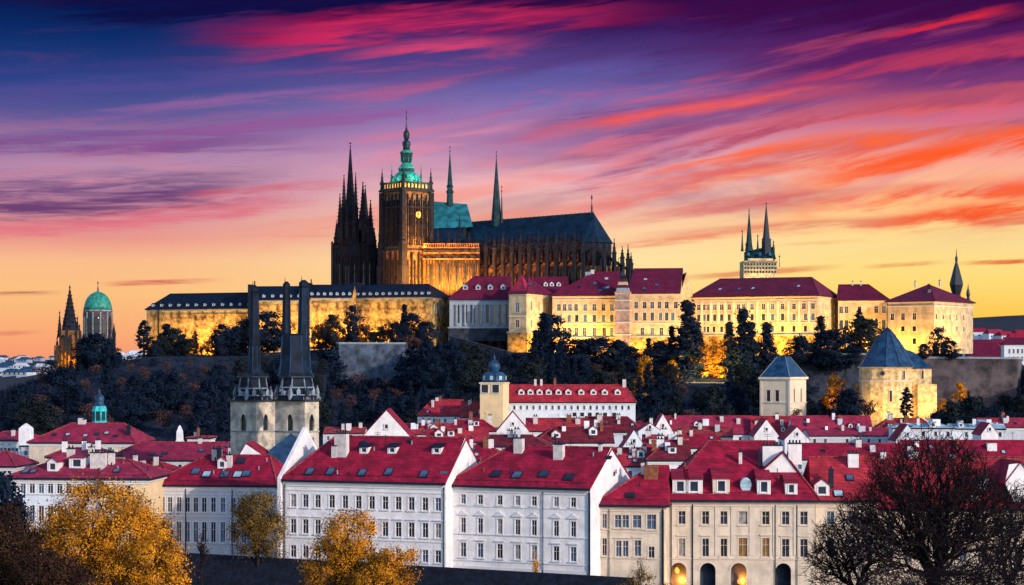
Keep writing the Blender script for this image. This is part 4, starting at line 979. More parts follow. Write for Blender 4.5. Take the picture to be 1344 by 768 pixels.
    # square wing
    H = house('plain cream wing with hipped roof between the long palace and corner palace', 1100, 1166, 890, -10, 462, 394, 373.5, d=18, hl=.01, hr=9, wall='palace', trim='trim_beige', roof='roof_castle', name='palace_wing', cat='palace', over=.8,
        front=[dict(px=[1104,1111,1128,1150,1160], w=1.85, py=(402,411)), dict(px=[1104,1111,1128,1150,1160], w=1.85, py=(420,432),st='bare'), dict(px=[1111,1128,1150], w=1.85, py=(440,448),st='bare')], panes=pal)
    for px in (1119,1130): chimney(H, px, .97, .7, 1.6, .7)
    pipe(H, 1165, r=.35)
    # corner palace
    H = house('golden corner palace with small square windows at the castle end', 1165, 1226, 872, -38, 464, 395.5, 373, px2=1277, hl=11, hr=13, wall='palace', trim='trim_beige', roof='roof_castle', name='corner_palace', cat='palace', over=1.0,
        front=[dict(px=[1171,1185,1200], w=1.9, py=(411,420)), dict(px=[1185,1200], w=1.9, py=(428,435),st='bare'), dict(px=[1200], w=1.9, py=(444,452),st='bare')],
        right=[dict(px=[1229,1238,1247,1256,1265], w=1.7, py=(413,420),st='bare'), dict(px=[1238,1256,1265], w=1.8, py=(428,435),st='bare')], panes=('glass_dark','glass'))
    dormer(H, 1207, .5, 1.6, 1.4, roof='roof_castle', wall='roof_castle'); chimney(H, 1176, .95, .7, 1.8, .7); chimney(H, 1208, .97, .7, 1.8, .7)
    b = MB(); b.box(-.3, H.w+.3, -.3, -.003, H.z(402.5), H.z(401.3)); b.box(H.w+.003, H.w+.3, -.3, H.d, H.z(402.5), H.z(401.3)); b.build('string_course', 'trim_beige', H.root)
    # black onion spire behind, with little one
    Y = 900; k = Y/F; zb = Z_(400, Y); mz = lambda p: Z_(p, Y)-zb
    root = thing('black_spire', 'black bulbous spire rising behind the golden corner palace', 'spire', (X_(1255.2, Y), Y, zb))
    b = MB(); b.lathe(0, 0, [(5.6*k,-3),(5.6*k,mz(390)),(6.2*k,mz(389.4)),(5.2*k,mz(387)),(6.6*k,mz(382)),(8.8*k,mz(374)),(8.6*k,mz(371)),(6.5*k,mz(363)),(4.2*k,mz(354)),(2.2*k,mz(347)),(1.3*k,mz(343.5)),(1.9*k,mz(341)),(1.7*k,mz(338)),(.7*k,mz(336)),(.45*k,mz(331)),(.1*k,mz(326))], 8, PI/8); b.build('spire', 'dark_metal', root)
    root = thing('black_pinnacle', 'little black onion pinnacle on the end of the corner palace roof', 'spire', (X_(1270.7, Y-10), Y-10, zb))
    b = MB(); b.lathe(0, 0, [(3.0*k,-3),(3.0*k,mz(394)),(1.6*k,mz(392)),(2.6*k,mz(387)),(2.2*k,mz(384)),(1*k,mz(380)),(.2*k,mz(374))], 8); b.build('spire', 'dark_metal', root)
    # ---------------- slate roofed terrace palace, floodlit below
    def terrace(label, p0, p1, Y, rot, pb, pe, pr, nd, **kw):
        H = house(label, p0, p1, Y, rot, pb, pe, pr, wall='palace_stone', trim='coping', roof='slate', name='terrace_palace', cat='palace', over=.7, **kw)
        for i in range(nd):
            x = H.w*(i+.6)/nd
            if .02 < x/H.w < .97: dormer(H, x, .18, 1.5, 1.0, wall='coping', roof='slate', pm='glass_sky', pix=False)
        band(H, H.he-3.0, .4, .3, 'palace_stone')
        return H
    H = terrace('floodlit golden terrace palace with a sloping slate roof end at the far left', 192.5, 330, 930, -22, 466, 405.5, 385, 12, d=17, hl=8, hr=0)
    pipe(H, 208.5, r=.4)
    H2 = terrace('floodlit terrace palace middle block behind the dark church spires', 327, 408, 905, -9, 458, 393.5, 376, 7, d=17, hl=0, hr=0)
    H3 = terrace('floodlit terrace palace block with smooth golden wall right of the church spires', 404, 462, 900, -4, 455, 390.5, 374, 7, d=16, hl=0, hr=0)
    H4 = terrace('floodlit terrace palace end block with shaded blue end wall', 462, 564, 912, -20, 455, 390, 373.5, 12, px2=591, hl=0, hr=6, right=[dict(px=[572,580], w=1.6, py=(400,411), st='bare')])
    for H, px in ((H2, 329), (H3, 405), (H4, 463)):
        b = MB(); b.box(-.5, .9, -.55, H.d*.5, H.z(452), H.hr+.7); b.build('fire_wall', 'slate', H.root)
        chimney(H, .3, .95, .5, 3.0, .5, m='gutter', pix=False, cap=False)
    # floodlights along the wall feet
    def wash(H, power, x0=0.0, x1=None, off=7.0, drop=2.0, zref=0.0, size=1.0, up=.55, col=(1,.60,.13)):
        x1 = H.w if x1 is None else x1
        c = H.root.matrix_basis if False else Matrix.Translation(H.root.location) @ Matrix.Rotation(H.root.rotation_euler.z, 4, 'Z')
        p = c @ Vector(((x0+x1)/2, -off, zref-drop)); q = c @ Vector(((x0+x1)/2, 0, zref+H.he*up))
        l = flood(p.x, p.y, p.z, q.x, q.y, q.z, 10, size, power, col)
        l.data.size = max(2, (x1-x0)*.92)
        # keep the strip level and parallel to the wall
        d = (q-p).normalized(); xa = (c.to_3x3() @ Vector((1,0,0))); za = -d; ya = za.cross(xa).normalized(); 
        l.rotation_euler = Matrix((xa, ya, za)).transposed().to_euler()
        return l
    return H, wash, (H2, H3, H4)
M['stone_pink'] = mat('stone_pink', (.36,.26,.22), c2=(.28,.20,.18), rough=.9, scale=.4, var=.25, stain=.4)
palaces_out = palaces()
wash = palaces_out[1]
class RootH: pass
def find(label_part):
    for o in SC.objects:
        if o.get('label') and label_part in o['label']: return o
def washpx(px0, Y0, px1, Y1, pz, up, power, off=7, col=(1,.60,.13), size=1.2):
    """level strip of floodlights in front of a wall that runs px0@Y0 -> px1@Y1, foot at height pz, aimed up metres above the foot"""
    a = Vector((X_(px0,Y0), Y0, pz)); b = Vector((X_(px1,Y1), Y1, pz)); xa = (b-a); L = xa.length; xa.normalize()
    n = Vector((xa.y, -xa.x, 0)); p = (a+b)/2+n*off; q = (a+b)/2+Vector((0,0,up)); d = (q-p).normalized()
    l = flood(p.x, p.y, p.z, q.x, q.y, q.z, L*.95, size, power, col); za = -d; ya = za.cross(xa).normalized()
    l.rotation_euler = Matrix((xa, ya, za)).transposed().to_euler()
    return l
LR = random.Random(77)
def uplights(px0, Y0, px1, Y1, pz, up, power, step=7.0, off=4.0, col=None):
    """a row of single floodlights at a wall foot, each throwing its own fan of light"""
    col = col or YEL
    a = Vector((X_(px0,Y0), Y0, pz)); b = Vector((X_(px1,Y1), Y1, pz)); xa = (b-a); L = xa.length; xa.normalize(); n = Vector((xa.y, -xa.x, 0))
    k = max(1, round(L/step))
    for i in range(k):
        p = a+xa*(L*(i+.5+LR.uniform(-.2,.2))/k)+n*off*LR.uniform(.8,1.3); q = p-n*off+Vector((0,0,up*LR.uniform(.8,1.15)))
        flood(p.x, p.y, p.z, q.x, q.y, q.z, 1.2, .8, power/k*LR.choice([.25,.5,.9,1.4,2.0]), col)
YEL = (1,.47,.06)
def castle_lights():
    uplights(196, 928, 328, 905, Z_(465,915), 12, 29899)
    uplights(330, 903, 404, 892, Z_(456,897), 12, 17250)
    uplights(406, 899, 460, 896, Z_(452,897), 12, 14374)
    uplights(464, 911, 562, 898, Z_(452,904), 12, 25299)
    uplights(668, 879, 690, 876, Z_(462,876), 10, 2989)
    uplights(692, 876, 724, 890, Z_(462,880), 14, 5520)
    uplights(727, 889, 810, 880, Z_(464,882), 16, 17250)
    uplights(830, 884, 900, 874, Z_(464,876), 15, 14374)
    uplights(908, 879, 985, 874, Z_(474,874), 15, 10925)
    uplights(985, 874, 1073, 866, Z_(474,868), 18, 23000)
    uplights(1076, 866, 1100, 890, Z_(470,874), 16, 5175)
    uplights(1104, 888, 1164, 880, Z_(470,880), 14, 8625)
    uplights(1167, 871, 1226, 852, Z_(464,858), 14, 12074)
    uplights(1228, 852, 1276, 870, Z_(464,858), 14, 13799)
castle_lights()

# ------------------------------------------------------------------ cathedral
def cathedral():
    O = (X_(600,960), 960, 33.0)
    root = thing('gothic_cathedral', 'huge dark gothic cathedral with a green domed tower and many pinnacles', 'cathedral', O)
    def bld(b, name, m, par=None, smooth=False): return b.build(name, m, par or root, off=O, smooth=smooth)
    def pin(x, y, z0, z1, r, m='gothic', par=None, name='pinnacle', sh=.35):
        b = MB(); zm = z0+(z1-z0)*sh
        b.sqf(x, y, [(r, z0), (r, zm), (r*1.25, zm+.1), (r*1.25, zm+.5), (r*.85, zm+.8), (r*.5, zm+(z1-zm)*.45), (r*.1, z1-.8)])
        b.lathe(x, y, [(.05,z1-.9),(r*.3,z1-.55),(.04,z1)], 6)
        n = max(2, int((z1-zm)/2.0))
        for i in range(1, n):
            t = i/n; rr = r*.85*(1-t)+r*.1*t; zz = zm+.8+(z1-.8-zm-.8)*t
            b.sqf(x, y, [(rr*.9, zz-.15), (rr*1.35, zz+.05), (rr*.8, zz+.25)], PI/4)
        return bld(b, name, m, par)
    # ---- south tower
    Y = 956; k = Y/F
    th = R(-50); c, s = math.cos(th), math.sin(th)
    side = 17.5
    P0 = Vector((X_(501.5,Y+4), Y+4, 0))                      # left corner
    def L(x, y, z): return (P0.x+x*c-y*s, P0.y+x*s+y*c, z)
    zt0, zt1, zt2 = 33.0, Z_(327,950), Z_(249,950)
    tower = link('south_tower', None, root)
    def tb(x0,x1,y0,y1,z0,z1,b):
        vs = [L(x,y,z) for z in (z0,z1) for x,y in ((x0,y0),(x1,y0),(x1,y1),(x0,y1))]
        b.add(vs, [(3,2,1,0),(4,5,6,7),(0,1,5,4),(1,2,6,5),(2,3,7,6),(3,0,4,7)])
    w = side
    b = MB(); tb(-.8,w+.8,-.8,w+.8,zt0,zt1,b); bld(b, 'lower_stage', 'gothic_lit_tint', tower)
    b = MB(); tb(.3,w-.3,.3,w-.3,zt1+.003,zt2,b); bld(b, 'upper_stage', 'gothic_lit_tint', tower)
    b = MB(); bu = []
    for q in (0, w):                                        # corner buttresses stepping in
        for r_ in (0, w):
            tb(q-2.0,q+2.0,r_-2.0,r_+2.0,zt0,zt1-8,b); bu.append((q,r_))
    for i in range(1, 8):
        t = i/8*w; pr = 1.5 if i % 2 == 0 else .9
        tb(t-.4,t+.4,-.8-pr,-.79,zt0,zt1-1.5-(i%2)*4,b); tb(w+.79,w+.8+pr,t-.4,t+.4,zt0,zt1-1.5-(i%2)*4,b)
    bld(b, 'buttress', 'gothic', tower)  # dark stone colour paints shade stripes across the lit lower stage
    b = MB()
    for q, r_ in bu: tb(q-1.6,q+1.6,r_-1.6,r_+1.6,zt1-8,zt1+4,b); tb(q-1.15,q+1.15,r_-1.15,r_+1.15,zt1+4,zt2-.8,b)
    for i in range(1, 12):
        t = i/12*w; tb(t-.25,t+.25,-.45-(i%3==0)*.5,.29,zt1+2,zt2-2-(i%2)*3,b); tb(w-.29,w+.45+(i%3==0)*.5,t-.25,t+.25,zt1+2,zt2-2-(i%2)*3,b)
    for zz in (zt1+6, zt1+12, zt2-12): tb(-.25,w+.25,-.25,w+.25,zz,zz+.5,b)
    bld(b, 'rib', 'gothic', tower)  # dark rib colour leaves painted streaks of light on the upper stage
    for q, r_ in bu[:1]+bu[1:]:
        for zz in (zt1-8, zt1+4):
            p = L(q*1.06-.03*w+0, r_*1.06-.03*w, 0); pin(p[0], p[1], zz-1, zz+7, .55, 'gothic', tower)
    for z, pr in ((zt1-.5,1.4),(zt1-14,1.5),(zt2-.5,1.3),(zt2-9,.7)):
        b = MB(); tb(-pr,w+pr,-pr,w+pr,z,z+.9,b); bld(b, 'string_course', 'gothic', tower)
    for f_ in (0, 1):                                       # tall belfry lancets
        for a0 in (.30, .58):
            b = MB(); a, e = a0*w, (a0+.14)*w; za, ze = zt1+5, zt2-10; m = (a+e)/2
            for q in range(1):
                pts = [(a,za),(e,za),(e,ze-2.5),(m,ze),(a,ze-2.5)]
                b.face(*[L(x,.26,z) if f_ == 0 else L(w-.26,x,z) for x, z in pts])
            bld(b, 'lancet_window', 'glass_dark', tower)
    # gallery with glowing openings, parapet
    b = MB(); tb(-.9,w+.9,-.9,w+.9,zt2+.41,zt2+1.0,b)
    for i in range(9):
        t = i/8*w; tb(t-.35,t+.35,-.85,-.35,zt2+1.003,zt2+3.4,b); tb(w+.35,w+.85,t-.35,t+.35,zt2+1.003,zt2+3.4,b)
    tb(-.9,w+.9,-.9,w+.9,zt2+3.41,zt2+4.1,b); bld(b, 'gallery', 'gothic', tower)
    b = MB(); tb(1.0,w-1.0,1.0,w-1.0,zt2+1.004,zt2+3.39,b); bld(b, 'lantern_room', 'lamp_glow', tower)
    g0 = zt2+4.1
    for x, y in ((0,0),(w,0),(w,w),(0,w)):
        p = L(x,y,0); pin(p[0], p[1], zt2, zt2+11.5, .8, 'gothic', tower)
    for x, y in ((3.5,3.5),(w-3.5,3.5),(w-3.5,w-3.5),(3.5,w-3.5)):
        p = L(x,y,0); pin(p[0], p[1], g0, g0+9, .35, 'copper_dark', tower)
    p = L(w*.5,-.9,0); pin(p[0], p[1], zt2+2, zt2+8, .35, 'gothic', tower); p = L(w+.9,w*.5,0); pin(p[0], p[1], zt2+2, zt2+8, .35, 'gothic', tower)
    # clock
    cb = MB(); cc = Vector(L(w+.45, w*.52, Z_(281,948))); ax = Vector((-s, c, 0)); nrm = Vector((c, s, 0))
    for i in range(20):
        a0, a1 = 2*PI*i/20, 2*PI*(i+1)/20
        f_ = lambda a: cc+nrm*.35+ax*(1.45*math.cos(a))+Vector((0,0,1.75*math.sin(a)))
        cb.face(cc+nrm*.35, f_(a0), f_(a1))
    ck = bld(cb, 'clock_face', 'clock', tower)
    hb = MB(); hb.bar(cc+nrm*.4, cc+nrm*.4+Vector((0,0,1.7)), .16, .2); hb.bar(cc+nrm*.42, cc+nrm*.42+ax*1.1-Vector((0,0,.5)), .2, .16); bld(hb, 'clock_hand', 'dark_metal', ck)
    # dome stack
    cx, cy, _ = L(w/2, w/2, 0); Yc = cy; kk = Yc/F; cz = lambda p: Z_(p, Yc)
    sc = lambda pr: [(r*kk, cz(p)) for r, p in pr]
    dome = link('dome', None, tower)
    def d_(name, pr, m, n=12, smooth_=True):
        b = MB(); b.lathe(cx, cy, sc(pr), n, PI/n); return bld(b, name, m, tower, smooth_)
    bpy.data.objects.remove(dome)
    d_('dome_drum', [(19.8,244),(19.8,240),(19.2,238)], 'copper_bright', 8, False)
    d_('dome', [(19.2,238),(18.6,235),(17,231.5),(14,228.5),(11.5,226.6),(10.6,226)], 'copper_bright', 16)
    d_('dome_collar', [(10.6,226),(10.8,222.5),(11.4,222)], 'copper_dark', 8, False)
    d_('upper_dome', [(11.4,222),(9.6,219.5),(7.5,217),(6,215),(6,214)], 'copper_bright', 16)
    d_('lantern', [(6,214),(7.6,210),(8.2,204),(8.6,201)], 'copper_dark', 8, False)
    d_('lantern_roof', [(9.2,201),(8.4,199.5),(6.2,197.8),(4.6,196.8)], 'copper_bright', 12)
    d_('onion', [(4.6,196.8),(4.6,193),(5.8,189.5),(5.3,186.5),(3.2,184.6),(2.5,183.6)], 'copper_dark', 12)
    d_('bulb', [(2.5,183.6),(4.0,180),(4.4,176.5),(3.2,172.5),(1.4,170.6)], 'copper_dark', 12)
    d_('spike', [(1.4,170.6),(1.5,167.5),(.9,165),(.5,160),(.35,157)], 'dark_metal', 6)
    d_('ball', [(.35,157),(1.1,155.5),(1.1,154),(.3,152.8),(.2,149.5),(.9,148),(.9,146.8),(.1,145)], 'dark_metal', 6)
    for i in range(8):
        a = PI/8+i*PI/4; b = MB(); r0 = 19.0*kk
        b.box(-.75,.75,-.3,.5,0,2.4); b.face((-1,-.35,2.4),(1,-.35,2.4),(0,-.35,3.3)); o = b.build('dormer', 'copper_dark' if i % 2 else 'copper', tower); o.location = (cx+r0*math.cos(a+PI/8)*.93-O[0], cy+r0*math.sin(a+PI/8)*.93-O[1], cz(238)-O[2]); o.rotation_euler = (0,0,a+PI/8+PI/2)
        b = MB(); b.box(-.12,.12,-.1,.1,0,2.2); o = b.build('mullion', 'copper_bright', tower); o.location = (cx+7.9*kk*math.cos(a)-O[0], cy+7.9*kk*math.sin(a)-O[1], cz(213)-O[2])
    # ---- west towers
    Y = 990; k = Y/F; z0 = 33; z1 = Z_(322,Y)
    west = link('west_front', None, root)
    b = MB(); b.box(X_(437.5,Y), X_(492,Y), Y-6, Y+14, z0, z1); bld(b, 'base', 'gothic', west)
    b = MB()
    for i in range(15):
        px = 437.5+54.5*i/14; pr = 1.6 if i % 3 == 0 else .7; hh = z1-(0 if i % 3 == 0 else 3)
        b.box(X_(px,Y)-.5, X_(px,Y)+.5, Y-6-pr, Y-6, z0, hh+(1.5 if i%3==0 else 0))
    bld(b, 'buttress', 'gothic', west)
    for p in (322, 340, 358):
        b = MB(); b.box(X_(436.8,Y), X_(492.6,Y), Y-7.2, Y+14, Z_(p,Y), Z_(p,Y)+.7); bld(b, 'string_course', 'gothic', west)
    for px in (446,457,468,479,487):
        b = MB(); x = X_(px,Y); zz = Z_(345,Y); b.add([(x-.9,Y-6.05,z0+10),(x+.9,Y-6.05,z0+10),(x+.9,Y-6.05,zz-2),(x,Y-6.05,zz),(x-.9,Y-6.05,zz-2)], [(0,1,2,3,4)]); bld(b, 'lancet_window', 'glass_dark', west)
    for cxp, hw, pt, sp_top, rsp, yy in ((459.8,12.5,288,187,8.2,Y-1),(479.5,9.5,300,243,6.5,Y+10)):
        X = X_(cxp,yy); kk = yy/F
        b = MB(); b.sqf(X, yy, [(hw*1.25*kk, z1-6), (hw*1.05*kk, z1+3), (hw*kk, z1+3.1), (hw*.94*kk, Z_(pt,yy))]); bld(b, 'tower', 'gothic', west)
        b = MB()
        for i in range(7):
            t = -1+2*i/6; b.box(X+t*hw*kk-.3, X+t*hw*kk+.3, yy-hw*kk-.5, yy-hw*.9*kk, z1, Z_(pt+2,yy))
        bld(b, 'rib', 'gothic', west)
        b = MB(); zt = Z_(sp_top,yy); zb = Z_(pt,yy)-1
        prof = [(rsp*kk, zb)]+[(rsp*kk*(1-t)*.92+.12, zb+(zt-zb)*t) for t in (.12,.3,.5,.7,.9)]+[(.12, zt-2.4),(.5,zt-2.0),(.12,zt-1.6),(.1,zt-.9),(.7,zt-.5),(.08,zt)]
        b.lathe(X, yy, prof, 8, PI/8)
        for i in range(1, 14):
            t = i/14; rr = rsp*kk*(1-t)*.95+.15; zz = zb+(zt-3-zb)*t; b.sqf(X, yy, [(rr*.72, zz-.2), (rr*.86, zz), (rr*.7, zz+.25)], PI/4 if i % 2 else 0)
        bld(b, 'spire', 'gothic', west)
    for px, top, bot, r, yy in ((446.2,254,318,1.5,Y-6),(451.5,229,300,1.5,Y-4),(466.8,226,300,1.3,Y+4),(476.3,238.5,318,2.0,Y-6),(486.3,262,322,1.7,Y-6),(441.5,290,326,1.2,Y-6),(498,286,322,.5,Y-2),(491.5,300,326,1.0,Y-5),(455,266,312,1.0,Y-7),(464.5,264,312,1.0,Y-7),(472,276,318,1.0,Y-7),(482,280,322,1.0,Y-7)):
        pin(X_(px,yy), yy, Z_(bot,yy), Z_(top,yy), r, 'gothic', west)
    # nave link behind the tower
    b = MB(); b.box(X_(488,995), X_(570,995), 990, 1012, 33, Z_(326,995)); bld(b, 'nave_wall', 'gothic')
    # ---- transept: teal gabled roof, dark lower roof, lit front
    r = MB(); Yt = 985
    A, B_, C_, D_ = (X_(564,Yt),Yt,Z_(264,Yt)), (X_(613,Yt),Yt,Z_(268,Yt)), (X_(621,Yt-13),Yt-13,Z_(298,Yt-13)), (X_(566,Yt-13),Yt-13,Z_(300,Yt-13))
    E_, G_ = (X_(621,Yt+13),Yt+13,Z_(298,Yt-13)), (X_(566,Yt+13),Yt+13,Z_(298,Yt-13))
    r.face(A,B_,C_,D_); r.face(A,B_,E_,G_); r.face(B_,C_,E_); r.face(A,D_,G_); bld(r, 'transept_roof', 'copper')
    b = MB(); b.box(X_(567,Yt), X_(612,Yt-12), Yt-12, Yt+12, 60, Z_(299,Yt-12)-.05); bld(b, 'transept_wall', 'gothic')
    b = MB(); b.add([(X_(568,960),960,Z_(321,960)),(X_(610,960),960,Z_(323,960)),(X_(607,973),973,Z_(299,973)),(X_(569,973),973,Z_(299,973))], [(0,1,2,3)]); bld(b, 'aisle_roof', 'slate')
    for px, top, bot, yy in ((603,282,326,958),(575,300,326,953),(589,304,326,953),(567,292,326,953),(597,306,330,953),(617,306,330,953)): pin(X_(px,yy), yy, Z_(bot,yy), Z_(top,yy), .9)
    Yl = 952; zt = Z_(325,Yl)
    b = MB(); b.box(X_(556,Yl), X_(629,Yl), Yl, Yl+14, 33, zt); bld(b, 'transept_front', 'gothic_lit_tint')
    b = MB()
    for i in range(19):
        px = 560+68*i/18; x = X_(px,Yl); pr = 1.5 if i % 3 == 0 else .8; b.box(x-.42, x+.42, Yl-pr, Yl+.01, 33, zt-(2 if i % 3 == 0 else 6))
    bld(b, 'buttress', 'gothic')  # darker stone than the wall behind, painting shade stripes on the lit front
    for i in range(18):
        x = X_(562+68*i/18,Yl); 
        if i % 3 == 1:
            b = MB(); za, ze = Z_(374,Yl), Z_(345,Yl); b.add([(x-.55,Yl-.03,za),(x+.55,Yl-.03,za),(x+.55,Yl-.03,ze-1),(x,Yl-.03,ze),(x-.55,Yl-.03,ze-1)], [(0,1,2,3,4)]); bld(b, 'lancet_window', 'glass_dark')
    for p in (326, 333, 341):
        b = MB(); b.box(X_(555,Yl), X_(629.5,Yl), Yl-1.9, Yl+.01, Z_(p,Yl), Z_(p,Yl)+.6); bld(b, 'string_course', 'gothic_lit_tint')
    b = MB(); 
    for i in range(25): x = X_(557+71*i/24,Yl); b.box(x-.25, x+.25, Yl-1.8, Yl-1.4, zt+.003, zt+1.6)
    b.box(X_(556,Yl), X_(629,Yl), Yl-1.8, Yl-1.4, zt+1.603, zt+2.0); bld(b, 'balustrade', 'gothic_lit_tint')
    # ---- choir, turned a little towards the viewer
    W = Vector((X_(609,985), 985, 0)); E = Vector((X_(779,946), 946, 0)); ax = (E-W).normalized(); nr = Vector((ax.y, -ax.x, 0)); LL = (E-W).length
    zrW, zrE = Z_(292.5,985), Z_(279,946); ze = Z_(323,968)
    hwid = 11.0
    def Q(a, n, z): p = W+ax*a+nr*n; return (p.x, p.y, z)
    r = MB()
    e = [Q(0,hwid,ze), Q(LL,hwid,ze), Q(LL+7,hwid*.72,ze), Q(LL+10.5,0,ze), Q(LL+7,-hwid*.72,ze), Q(LL,-hwid,ze), Q(0,-hwid,ze)]
    rw, re = Q(0,0,zrW), Q(LL,0,zrE)
    r.face(e[0],e[1],re,rw); r.face(e[5],e[6],rw,re); r.face(e[6],e[0],rw)
    for i in range(1, 5): r.face(e[i],e[i+1],re)
    bld(r, 'choir_roof', 'slate_deep')
    rc = MB(); rc.bar(rw, re, .5, .5)
    for i in range(30):
        t = i/29; p = Vector(rw).lerp(Vector(re), t); rc.box(p.x-.08,p.x+.08,p.y-.08,p.y+.08,p.z+.2,p.z+.9)
    bld(rc, 'roof_crest', 'dark_metal')
    b = MB(); foot = [Q(0,hwid-1,0), Q(LL,hwid-1,0), Q(LL+6.3,(hwid-1)*.72,0), Q(LL+9.5,0,0), Q(LL+6.3,-(hwid-1)*.72,0), Q(LL,-hwid+1,0), Q(0,-hwid+1,0)]
    b.prism([p[:2] for p in foot], 33, ze-.05); bld(b, 'choir_wall', 'gothic')
    za = Z_(352,955); b = MB(); f2 = [Q(0,hwid+7,0), Q(LL,hwid+7,0), Q(LL+11,(hwid+7)*.7,0), Q(LL+17,0,0), Q(LL+11,-(hwid+7)*.7,0), Q(LL,-hwid-7,0), Q(0,-hwid-7,0)]
    b.prism([p[:2] for p in f2], 33, za); bld(b, 'aisle_wall', 'gothic_lit_tint')
    rr = random.Random(3)
    piers = []
    N_ = 15
    for i in range(N_+1): piers.append((LL*i/N_, hwid+7.5, nr))
    for an in (14, 30, 46, 62, 78, 94, 110):
        a = R(an); d = nr*math.cos(a)+ax*math.sin(a); piers.append((LL+math.sin(a)*17.5, math.cos(a)*(hwid+7.5), d))
    for i, (a, n, d) in enumerate(piers):
        p = Vector(Q(a, n, 0)); apse = i > N_
        b = MB(); zp = ze-4+rr.uniform(-.6,.6) if not apse else ze-4-(i-N_)*1.3
        t = Vector((-d.y, d.x, 0))
        pts = [p+t*.7, p+t*.7+d*2.2, p-t*.7+d*2.2, p-t*.7]; b.prism([(q.x,q.y) for q in pts], 33, zp)
        ip = p-d*7.5
        for dz in (0, -6.5): b.bar(p+d*.5+Vector((0,0,zp-1+dz)), ip+Vector((0,0,zp+3.5+dz)), .8, .6)
        bld(b, 'flying_buttress', 'gothic')
        q = p+d*1.1; pin(q.x, q.y, zp-1, zp+8.5+(2.2 if i % 2 else 0), 1.0); 
        if i < N_: 
            q2 = Vector(Q(a+LL/N_/2, hwid, 0)); pin(q2.x, q2.y, ze-1.5, ze+5, .55)
            # clerestory and aisle windows between the piers
            for z0_, z1_, off, ww, m in ((za+1.5, ze-2.5, hwid-.95, 1.35, 'glass_dark'), (za-12, za-2.0, hwid+7.06, 1.2, 'glass_dark')):
                bb = MB(); am = a+LL/N_/2
                bb.face(Q(am-ww,off,z0_), Q(am+ww,off,z0_), Q(am+ww,off,z1_-1.6), Q(am,off,z1_), Q(am-ww,off,z1_-1.6)); bld(bb, 'lancet_window', m)
                for dx in (-.45, .45):
                    pass
        q3 = p-d*4.0; pin(q3.x, q3.y, zp-6, zp+4.5, .6)
    b = MB(); b.bar(Q(0,hwid+.3,ze+.1), Q(LL,hwid+.3,ze+.1), 1.0, .8)
    for i in range(60): p = Q(LL*i/59, hwid+.4, ze+.6); b.box(p[0]-.18,p[0]+.18,p[1]-.18,p[1]+.18,p[2],p[2]+1.4)
    b.bar(Q(0,hwid+.4,ze+2.1), Q(LL,hwid+.4,ze+2.1), .35, .4); bld(b, 'balustrade', 'gothic')
    # ridge spirelets and fleches
    p = Q(LL-1,0,zrE); b = MB(); b.lathe(p[0], p[1], [(.5,zrE-1),(.45,zrE+3),(.2,zrE+4),(.15,Z_(262,946)),(.5,Z_(260,946)),(.08,Z_(255,946))], 6); bld(b, 'ridge_finial', 'dark_metal')
    def fleche(px, yy, pb, pt, hw, m, collar=None, name='fleche'):
        X = X_(px,yy); kk = yy/F; b = MB(); z0, z1 = Z_(pb,yy), Z_(pt,yy)
        pr = [(hw*kk, z0-3), (hw*kk, z0)]
        if collar: pr += [(hw*.9*kk, Z_(collar+8,yy)), (hw*1.15*kk, Z_(collar+7,yy)), (hw*1.15*kk, Z_(collar+5,yy)), (hw*.85*kk, Z_(collar+4,yy)), (hw*.85*kk, Z_(collar,yy)), (hw*1.1*kk, Z_(collar-1,yy)), (hw*.8*kk, Z_(collar-3,yy))]
        zb = pr[-1][1]; rb = pr[-1][0]
        pr += [(rb*(1-t)+.12*t, zb+(z1-3-zb)*t) for t in (.3,.6,.85,1)]+[(.45,z1-2.6),(.1,z1-2.2),(.08,z1-1),(.4,z1-.7),(.05,z1)]
        b.lathe(X, yy, pr, 8, PI/8); bld(b, name, m)
    fleche(590.5, 984, 264, 192, 4.6, 'copper_dark', 246)
    fleche(651.5, 974, 290, 198, 7.2, 'copper_dark'); fleche(658.5, 972, 290, 244, 1.8, 'dark_metal')
    # ---- lamps
    ORA = (1,.34,.03)
    p_ = L(w+4.5, w*.5, zt1+1); q_ = L(w, w*.5, zt1+13); l = flood(*p_, *q_, 9, .6, 5200, ORA)
    washpx(501, 944, 527, 937, 66, 20, 9000, 5, ORA)
    washpx(529, 937, 560, 944, 66, 20, 42000, 6, ORA)
    washpx(562, 951, 626, 951, 66, 11, 52000, 6, ORA)
    washpx(585, 964, 752, 928, 60, 18, 40000, 3, (1,.26,.04))
    a_, e_ = Vector(Q(2,hwid+3.2,za+.6)), Vector(Q(LL,hwid+3.2,za+.6)); m_ = (a_+e_)/2
    l = flood(m_.x, m_.y, m_.z, 0, 0, 0, LL*.95, .6, 15000, (1,.26,.05)); xa = (e_-a_).normalized(); q_ = Vector(Q(LL/2+1,hwid-1,za+7)); d_ = (q_-m_).normalized(); zz = -d_; yy_ = zz.cross(xa).normalized()
    l.rotation_euler = Matrix((xa, yy_, xa.cross(yy_))).transposed().to_euler()
    l = flood(cx+11, cy-11, cz(240)+1, cx, cy, cz(226), 4, 2, 1900, (.5,1,.75))
    flood(cx-11, cy-9, cz(240)+1, cx, cy, cz(226), 4, 2, 800, (.6,1,.8))
    flood(X_(592,962), 960, Z_(300,960), X_(592,985), 985, Z_(275,985), 16, 2, 1000, (.4,.95,1))
cathedral()

